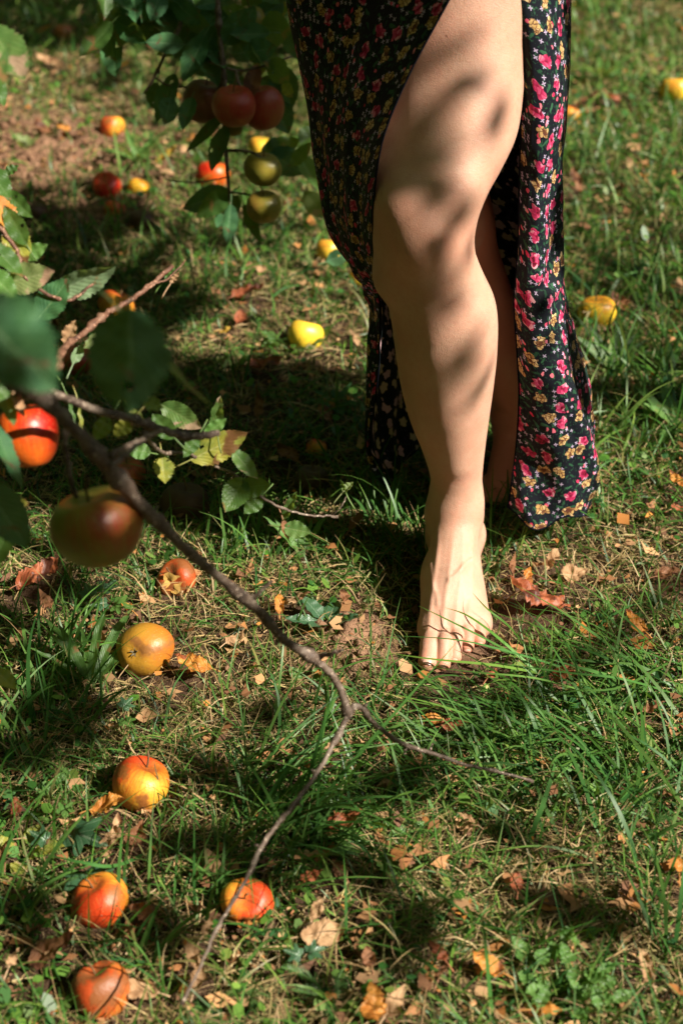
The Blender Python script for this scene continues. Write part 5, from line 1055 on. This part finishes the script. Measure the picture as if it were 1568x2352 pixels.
plant('broadleaf_weed', 'bright green seedling above the yellow spotted weed', 'plant', 142, 1850, rosette(5, .024, .016, 40), 'weed', pg)
plant('broadleaf_weed', 'pair of pale seed leaves on the bare soil at the upper left', 'plant', 62, 345, rosette(5, .035, .025, 50), 'pale', pg)
plant('broadleaf_weed', 'low rosette in deep shade left of the dress hem', 'plant', 770, 940, rosette(8, .045, .016, 25), 'dark', pg)
plant('broadleaf_weed', 'clover like patch under the lemon yellow apple', 'plant', 640, 815, [(rnd.uniform(0, 360), rnd.uniform(.016, .026), rnd.uniform(.012, .018), rnd.uniform(5, 50), dict(off=(rnd.uniform(-.07, .07), rnd.uniform(-.03, .03), rnd.uniform(.004, .02)))) for _ in range(26)], 'green', pg)
plant('broadleaf_weed', 'single heart shaped green leaf between the twig and the bitten apple', 'plant', 705, 1600, rosette(3, .022, .018, 40), 'weed', pg)
plant('broadleaf_weed', 'pale narrow leaf lying flat above the curled orange brown leaf', 'plant', 1120, 2200, [(170, .055, .011, 8, {}), (20, .03, .010, 12, {})], 'greyg', pg)
def ivy_geo(s, seed):
    g = np.random.default_rng(seed); n = 40; a = np.linspace(-math.pi, math.pi, n+1)[:-1]
    r = np.full(n, .42)
    for (c, h, w) in ((0, .62, .30), (1.05, .40, .30), (-1.05, .40, .30), (2.1, .20, .35), (-2.1, .20, .35)): r = np.maximum(r, .38+h*np.exp(-((a-c)/w)**2*1.2))
    r *= np.where(np.abs(a) > 2.75, .55, 1); O = np.stack([r*np.cos(a), r*np.sin(a)], -1)
    V = [(0, 0, 0)]; uv = [(.3, .5)]
    for f in (.5, 1.0):
        for q in O: V.append((q[0]*f+.25*f, q[1]*f, .10*(abs(q[1])*f)+.04*math.sin(q[0]*7*f)-.10*f*f*q[0]*q[0])); uv.append((.3+q[0]*f*.5, .5+q[1]*f*.5))
    j = np.arange(n); j2 = (j+1) % n; T = np.stack([0*j, 1+j, 1+j2], -1); Q = np.stack([1+j, 1+n+j, 1+n+j2, 1+j2], -1)
    return np.array(V)*s, [T, Q], np.array(uv)
def ivy(label, px, py, lv):
    c = atZ(px, py, 0); c = np.array([c[0], c[1], gh(c[0], c[1])+.006]); e = empty('ivy_sprig', c); bpy.context.view_layer.update(); tag(e, label, 'ivy', 'ivy sprigs creeping through the grass')
    pts = [c]
    for q, (lx, ly, s, yaw, m) in enumerate(lv):
        p = atZ(lx, ly, .028); V, F, uv = ivy_geo(s, q); o = mesh_np('leaf', V, F, LM[m], None, uv=uv)
        a = R(yaw); o.matrix_world = frame(p, (math.cos(a), math.sin(a), .1), (rnd.uniform(-.3, .3), -.4+rnd.uniform(-.2, .2), 1)); adopt(o, e); pts.append(p-np.array((0, 0, .006)))
    V, F = tube(catmull(pts, 24), .0011, 6); adopt(mesh_np('stem', V, F, stem_m), e)
ivy('small dark ivy sprig in the grass above the ochre apple', 225, 1380, [(205, 1368, .022, 110, 'ivy'), (235, 1358, .024, 60, 'ivy'), (262, 1388, .022, -20, 'weed'), (245, 1385, .018, 200, 'ivy')])
ivy('ivy sprig with large white veined leaves at the lower left', 180, 1900, [(168, 1912, .036, -30, 'ivy'), (188, 1992, .040, -60, 'ivy'), (140, 1870, .016, 60, 'weed'), (105, 1930, .018, 150, 'ivy')])
ivy('dark ivy leaves climbing over the half hidden orange apple', 235, 2100, [(222, 2060, .022, -70, 'ivy'), (272, 2062, .024, 120, 'ivy')])
ivy('tiny ivy sprig in the dry grass below the ochre apple', 282, 1640, [(282, 1625, .016, 60, 'ivy'), (286, 1652, .016, -60, 'weed')])
ivy('ivy leaf lying right of the wide pinkish tan leaf', 700, 2180, [(708, 2190, .016, 20, 'ivy'), (690, 2196, .014, 160, 'ivy')])
def yarrow(label, px, py, n, L):
    c = atZ(px, py, 0); e = empty('yarrow', c); bpy.context.view_layer.update(); tag(e, label, 'yarrow', 'feathery yarrow plants in the lawn')
    for q in range(n):
        a = rnd.uniform(0, 6.28); el = rnd.uniform(.5, 1.2); s = np.linspace(0, 1, 22); Ln = L*rnd.uniform(.7, 1.2); th = el-s*1.0
        P = np.stack([np.cumsum(np.cos(th))*Ln/22*math.cos(a), np.cumsum(np.cos(th))*Ln/22*math.sin(a), np.cumsum(np.sin(th))*Ln/22], -1)+c+np.array((rnd.uniform(-.02, .02), rnd.uniform(-.02, .02), 0))
        M_ = MB(); V, F = tube(P, .0006, 4); M_.add(V, F, (.10, .2, .05)); T = np.gradient(P, axis=0); T /= np.linalg.norm(T, axis=1)[:, None]; sd = np.cross(T, (0, 0, 1))
        for i in range(3, 22):
            for sg in (-1, 1):
                ln = .009*math.sin(math.pi*min(1, s[i]*.9+.1))
                for jj in range(3):
                    dd = sd[i]*sg*ln*(.5+.3*jj)+T[i]*ln*(.3+.35*jj)+np.array((0, 0, ln*rnd.uniform(-.1, .6))); w_ = np.cross(dd, (0, 0, 1)); w_ = w_/(np.linalg.norm(w_)+1e-9)*.0005
                    M_.add(np.array([P[i]-w_, P[i]+w_, P[i]+dd]), [np.array([[0, 1, 2]])], (.12, .24, .07))
        adopt(M_.build('leaf', grass_mat), e)
yarrow('feathery yarrow in the right lawn below the long grass', 1450, 1910, 9, .055)
yarrow('feathery yarrow at the bottom edge right of the rolled tan leaves', 530, 2335, 6, .05)
yarrow('feathery yarrow at the bottom, left of the pair of brown leaves', 762, 2300, 5, .05)
# dried flower head beside the right apple
e = empty('dried_flower', atZ(1350, 790)); bpy.context.view_layer.update(); tag(e, 'dried flower head on a thin stalk in front of the red topped apple', 'flower')
P = catmull([atZ(1350, 790, .0), atZ(1352, 770, .02), atZ(1348, 742, .035), atZ(1347, 722, .045)], 14); V, F = tube(P, .0006, 5); dry_m = plain('dry_stalk', (.42, .32, .18), .8, .1); adopt(mesh_np('stem', V, F, dry_m), e)
M_ = MB()
for q in range(26):
    a = rnd.uniform(0, 6.28); h = rnd.uniform(.3, 1); dd = np.array((math.cos(a)*.008*h, math.sin(a)*.008*h, .006*rnd.random())); V, F = tube(np.array([P[-1], P[-1]+dd*.6, P[-1]+dd]), [.0003, .0003, .0009], 4); M_.add(V, F, (.6, .5, .3))
adopt(M_.build('flower_head', dry_m), e)

# ============================================================ THE TREE OVERHEAD THAT DAPPLES THE LIGHT
E1 = np.cross(SV, (0, 0, 1)); E1 /= np.linalg.norm(E1); E2 = np.cross(E1, SV)
def sp(p): return np.array([np.dot(p, E1), np.dot(p, E2)])
PROT = [(atY(1070, 40, 1.55), .065), (atY(1040, 200, 1.53), .075), (atY(1020, 330, 1.52), .075), (atY(980, 450, 1.5), .07), (atY(975, 560, 1.48), .065), (atY(1010, 680, 1.5), .06), (atY(1030, 800, 1.51), .06), (atY(1030, 920, 1.52), .055), (atY(1040, 1050, 1.54), .045), (atY(1050, 1170, 1.54), .045), (atZ(1050, 1300, .06), .05), (atZ(1050, 1400, .03), .06), (atZ(1030, 1490, .01), .05)]
PROT += [(atY(1250, y, 1.56), .07) for y in (20, 130, 240, 350, 460, 570, 680, 790, 900, 1010, 1110)]
PROT += [(at(50, 1010, 1.23), .035), (atZ(702, 771, .03), .03), (atZ(331, 1480, .04), .03), (atZ(323, 1800, .04), .03), (atZ(568, 2072, .03), .03), (atZ(490, 402, .03), .03), (atZ(600, 340, .03), .03), (atZ(240, 2260, .04), .025), (at(190, 600, 1.36), .02), (at(60, 635, 1.34), .02), (at(510, 1030, 1.45), .018), (at(420, 950, 1.44), .015), (atZ(757, 576, .03), .03), (atZ(290, 690, .03), .02), (atZ(420, 1325, .03), .02)]
PS = np.array([sp(p) for p, r in PROT]); PR = np.array([r for p, r in PROT])
SHADE = [(784, 1950, 800, 420, .25), (1050, 1960, 250, 40, .4), (300, 1480, 300, 60, .25), (60, 1640, 150, 120, .75), (250, 2230, 300, 90, .45), (540, 1995, 190, 50, .6), (1420, 2180, 120, 70, .4), (150, 40, 420, 70, .97), (520, 80, 170, 80, .85), (250, 200, 60, 40, .5), (560, 300, 90, 40, .5), (120, 500, 230, 70, .9), (180, 560, 260, 75, .95), (520, 540, 150, 45, .7), (300, 440, 150, 26, .55), (60, 440, 90, 30, .6), (170, 720, 230, 90, .95), (300, 930, 420, 100, .98), (640, 940, 280, 95, .96), (420, 1130, 520, 110, .96), (820, 1180, 200, 70, .9),
         (140, 1250, 200, 60, .85), (90, 1400, 130, 70, .85), (90, 1640, 120, 80, .8), (640, 1272, 180, 28, .65), (500, 1965, 220, 50, .75), (220, 2115, 260, 34, .6), (90, 2310, 120, 50, .65), (1190, 1955, 190, 30, .5), (1500, 1960, 70, 34, .5), (1480, 2240, 80, 50, .5), (1250, 1700, 130, 26, .35), (700, 2260, 120, 40, .35), (30, 1530, 60, 60, .8), (1000, 1960, 80, 30, .4), (1390, 1440, 60, 20, .3), (820, 690, 60, 25, .4), (400, 230, 60, 60, .4)]
P0 = []
for (cx, cy, rx, ry, cov) in SHADE:
    c = atZ(cx, cy); ex = atZ(cx+rx, cy)[0]-c[0]; ey = atZ(cx, cy-ry)[1]-c[1]; A = math.pi*ex*ey*SV[2]; n = int(A*-math.log(1-cov)/.00185)
    for _ in range(n):
        a = rnd.uniform(0, 6.28); q = math.sqrt(rnd.random()); P0.append((np.array([c[0]+ex*q*math.cos(a), c[1]+ey*q*math.sin(a), 0.0]), rnd.uniform(2.2, 3.3)))
SH3 = [(at(224, 1212, 1.15), .08, .95), (at(40, 730, .80), .06, .8), (at(295, 830, .93), .08, .9), (at(450, 1270, 1.2), .06, .6), (at(300, 980, 1.25), .08, .85), (at(540, 210, 2.35), .14, .86), (at(605, 430, 2.4), .12, .93), (at(480, 60, 2.3), .17, .85), (at(640, 60, 2.3), .05, .6), (at(540, 520, 2.4), .08, .8), (at(700, 360, 2.38), .05, .5), (at(120, 680, 1.35), .03, .7), (atY(860, 200, 1.6), .12, .85), (atY(740, 60, 1.6), .10, .9), (at(480, 1020, 1.3), .04, .5), (at(-60, 900, 1.1), .10, .6)]
for (c, r, cov) in SH3:
    n = int(math.pi*r*r*-math.log(1-cov)/.00185)
    for _ in range(n):
        a = rnd.uniform(0, 6.28); q = math.sqrt(rnd.random())*r; P0.append((c+E1*q*math.cos(a)+E2*q*math.sin(a), rnd.uniform(1.9, 2.9)))
FO = MB(); lv4 = leaf_geo(L=.075, Wd=.046, nu=7, nv=4, pet=0, serr=.03, kb=5, fold=.2, seed=5); pts = []
lv3 = leaf_geo(L=.075, Wd=.046, nu=5, nv=2, pet=0, serr=0, kb=5, fold=.2, seed=5)
def put(p, d, n, sc=1.0, roll=0.0, wsc=1.0, geo=None):
    geo = geo or lv4
    M_ = np.array(frame(p, d, n, roll)); V = geo[0]*np.array((sc, sc*wsc, sc)); V = V-np.array((.0375*sc, 0, 0)); V = V@M_[:3, :3].T+M_[:3, 3]
    FO.add(V, geo[1], (.06, .14, .03), geo[2])
for T, d in P0:
    s = sp(T)
    if (np.hypot(*(PS-s).T) < PR+.022).any(): continue
    p = T+SV*d; dd = np.array([rnd.gauss(0, 1), rnd.gauss(0, 1), rnd.gauss(-.3, .5)]); put(p, dd, (rnd.gauss(0, .5)+.3, rnd.gauss(0, .5), 1), rnd.uniform(.75, 1.2)); pts.append(p)
# sprays whose shadows cross the thigh, knee and shin: row, column, length, width, slant
LEGSH = [(1000, 132, 120, 34, 25, 1.5, 2.6), (1060, 108, 80, 22, 15, 1.5, 2.6), (1085, 188, 100, 50, 8, 1.5, 2.7), (1145, 262, 44, 110, 0, 1.5, 2.5), (965, 285, 90, 60, 65, 1.5, 2.7), (905, 350, 70, 90, 0, 1.5, 2.9), (960, 365, 140, 50, 5, 1.5, 2.7), (930, 420, 150, 60, 0, 1.5, 2.8), (1010, 440, 120, 50, -25, 1.5, 2.8), (1062, 490, 44, 80, -20, 1.5, 2.6), (868, 540, 30, 120, 0, 1.5, 2.7), (1078, 575, 34, 70, 0, 1.5, 2.6), (930, 640, 130, 56, -15, 1.5, 2.7), (1010, 640, 60, 40, 50, 1.5, 2.7), (950, 715, 120, 50, 10, 1.5, 2.7), (1050, 700, 80, 24, 40, 1.5, 2.5), (1085, 790, 18, 90, 8, 1.5, 2.4), (1060, 842, 90, 40, -10, 1.5, 2.5), (1108, 880, 30, 90, 10, 1.5, 2.4),
         (1205, 720, 50, 70, 0, 1.6, 2.4), (1230, 800, 40, 60, 20, 1.6, 2.5)]
from mathutils.bvhtree import BVHTree
BT = BVHTree.FromPolygons([tuple(v) for v in BV], [tuple(int(i) for i in q) for q in BQ])
for (cx, cy, l, w, an_, Yt, d) in LEGSH:
    hit_ = BT.ray_cast(Vector(CAM), Vector(ray(cx, cy)).normalized())[0]
    T = np.array(hit_) if (hit_ is not None and cx < 1190) else atY(cx, cy, Yt); sc = scale_at(T); dv = RT*math.cos(R(an_))+UP*math.sin(R(an_)); dv = dv-SV*(dv@SV)
    if w > l: dv = np.cross(SV, dv); l, w = w, l
    l *= 1.15; w *= 1.3; k_ = l/sc/.075; put(T+SV*(d+.7), dv, SV, k_, 0, (w/sc)/(.046*k_)); pts.append(T+SV*d)
TR = empty('apple_tree', (3.5, .5, 0)); bpy.context.view_layer.update(); tag(TR, 'leafy apple tree overhead beside the lawn that dapples the light on the leg and lawn', 'tree')
V, F = tube(catmull([(3.5, .5, -.1), (3.48, .55, .5), (3.55, .5, 1.1), (3.42, .6, 1.7), (3.5, .6, 2.4), (3.3, .5, 3.0)], 30), np.linspace(.13, .05, 30), 14, .15, 1)
adopt(mesh_np('trunk', V, F, bark_a), TR)
pts = np.array(pts); g = np.random.default_rng(5); cen = pts[g.choice(len(pts), 18, replace=False)]
for _ in range(6):
    lab = np.argmin(((pts[:, None]-cen[None])**2).sum(-1), 1); cen = np.array([pts[lab == k].mean(0) if (lab == k).any() else cen[k] for k in range(len(cen))])
def clash(Q):
    return sum((np.hypot(*(PS-sp(q)).T) < PR+.02).sum() for q in Q)
for k, c in enumerate(cen):
    hub = np.array((3.45, .55, 2.0+.03*k)); best = None
    for tr in range(24):
        mid = (hub+c)/2+np.array((g.normal(0, .35), g.normal(0, .35), .35+g.normal(0, .3))); Q = catmull([hub, mid, c], 24); w = clash(Q)
        if best is None or w < best[0]: best = (w, Q)
    V, F = tube(best[1], np.linspace(.012, .003, 24), 7, .1, k)
    adopt(mesh_np('bough', V, F, bark_a), TR)
TW = MB()
for p, k in zip(pts, lab):
    if g.random() < .35 and clash([cen[k], (cen[k]+p)/2, p]) == 0: V, F = tube(np.array([cen[k], (cen[k]+p)/2+g.normal(0, .02, 3), p]), [.002, .0016, .001], 4); TW.add(V, F)
adopt(TW.build('twigs', bark_a), TR)
# a tall hedge ring added out of view to block skylight
HM = MB(); na, nz_ = 150, 12; aa = np.linspace(0, 2*math.pi, na, endpoint=False); zz_ = np.linspace(-.2, 1, nz_)
dirs = np.cos(aa-math.atan2(SV[1], SV[0])); top = 6.0-2.0*smooth(dirs, .3, .9); rad = 8.6+1.6*smooth(dirs, .3, .9)
def hring(inner):
    o_ = []
    for q, z_ in enumerate(zz_):
        rr_ = rad+(0 if inner else 1.2)+.35*(fbm(aa*6, aa*0+z_*4, 1.1, 70+inner)-.5)*2+(.45 if inner else -.45)*z_**4
        o_.append(np.stack([rr_*np.cos(aa), 2+rr_*np.sin(aa), top*z_+.25*(vnoise(aa*9, aa*0, 1, 77)-.5)*(z_ > .9)], -1))
    return np.array(o_)
A_ = hring(1); B_ = hring(0); AB = np.concatenate([A_, B_[::-1]], 0); i_ = np.arange(2*nz_-1)[:, None]*na; j_ = np.arange(na)[None]; j2_ = (j_+1) % na
HM.add(AB.reshape(-1, 3), [np.stack([i_+j_, i_+na+j_, i_+na+j2_, i_+j2_], -1).reshape(-1, 4)], (.022, .05, .018))
HE = empty('sky_blocker', (0, 10.5, 0)); bpy.context.view_layer.update(); tag(HE, 'tall dense green hedge ring, unseen, added to block skylight', 'sky_blocker')
adopt(HM.build('blocker_wall', plain('sky_blocker_core', (.022, .050, .018), .9, .1, 3, .5)), HE)
q_ = g.integers(0, na, 7000); zq = g.random(7000)
HF = MB()
for k, z_ in zip(q_, zq):
    r0_ = rad[k]-.1+.5*z_**4; V = lv3[0]*4.0 if False else lv3[0]*2.4; M_ = np.array(frame((0, 0, 0), g.normal(0, 1, 3), g.normal(0, 1, 3))); a_ = aa[k]+g.normal(0, .03)
    HF.add(V@M_[:3, :3].T+np.array((r0_*math.cos(a_), 2+r0_*math.sin(a_), top[k]*z_)), lv3[1], (.05, .1, .03), lv3[2])
adopt(HF.build('foliage', LM['green']), HE)
# unseen crown leaves added to cut skylight, clear of the sun's path to the lawn
n = 190000; px_ = g.uniform(-6, 7, n); py_ = g.uniform(-5.5, 7.5, n); pz_ = g.uniform(1.55, 4.6, n)
dens = fbm(px_+pz_*.7, py_+pz_*.4, .9, 60)
hx = px_-SV[0]/SV[2]*pz_; hy = py_-SV[1]/SV[2]*pz_
ok = (dens > .34) & (np.hypot((px_-.3)/6.5, (py_-1)/6.5, (pz_-1.2)/3.8) < 1) & (np.hypot(px_, py_-1.5) > .9-.3*pz_)
vis = (hy > .0) & (hy < 7.8) & (hx > -1.45-.30*hy) & (hx < .95+.36*hy)
ok &= ~vis
CR = np.stack([px_, py_, pz_], -1)[ok]; CR = CR[:56000]
for p in CR: put(p, g.normal(0, 1, 3)*(1, 1, .5), (g.normal(0, .5), g.normal(0, .5), 1), g.uniform(1.3, 2.0), geo=lv3)
print('crown', len(CR))
adopt(FO.build('foliage', LM['green']), TR)  # dappling leaves plus the crown added against skylight
print('shade leaves', len(pts))
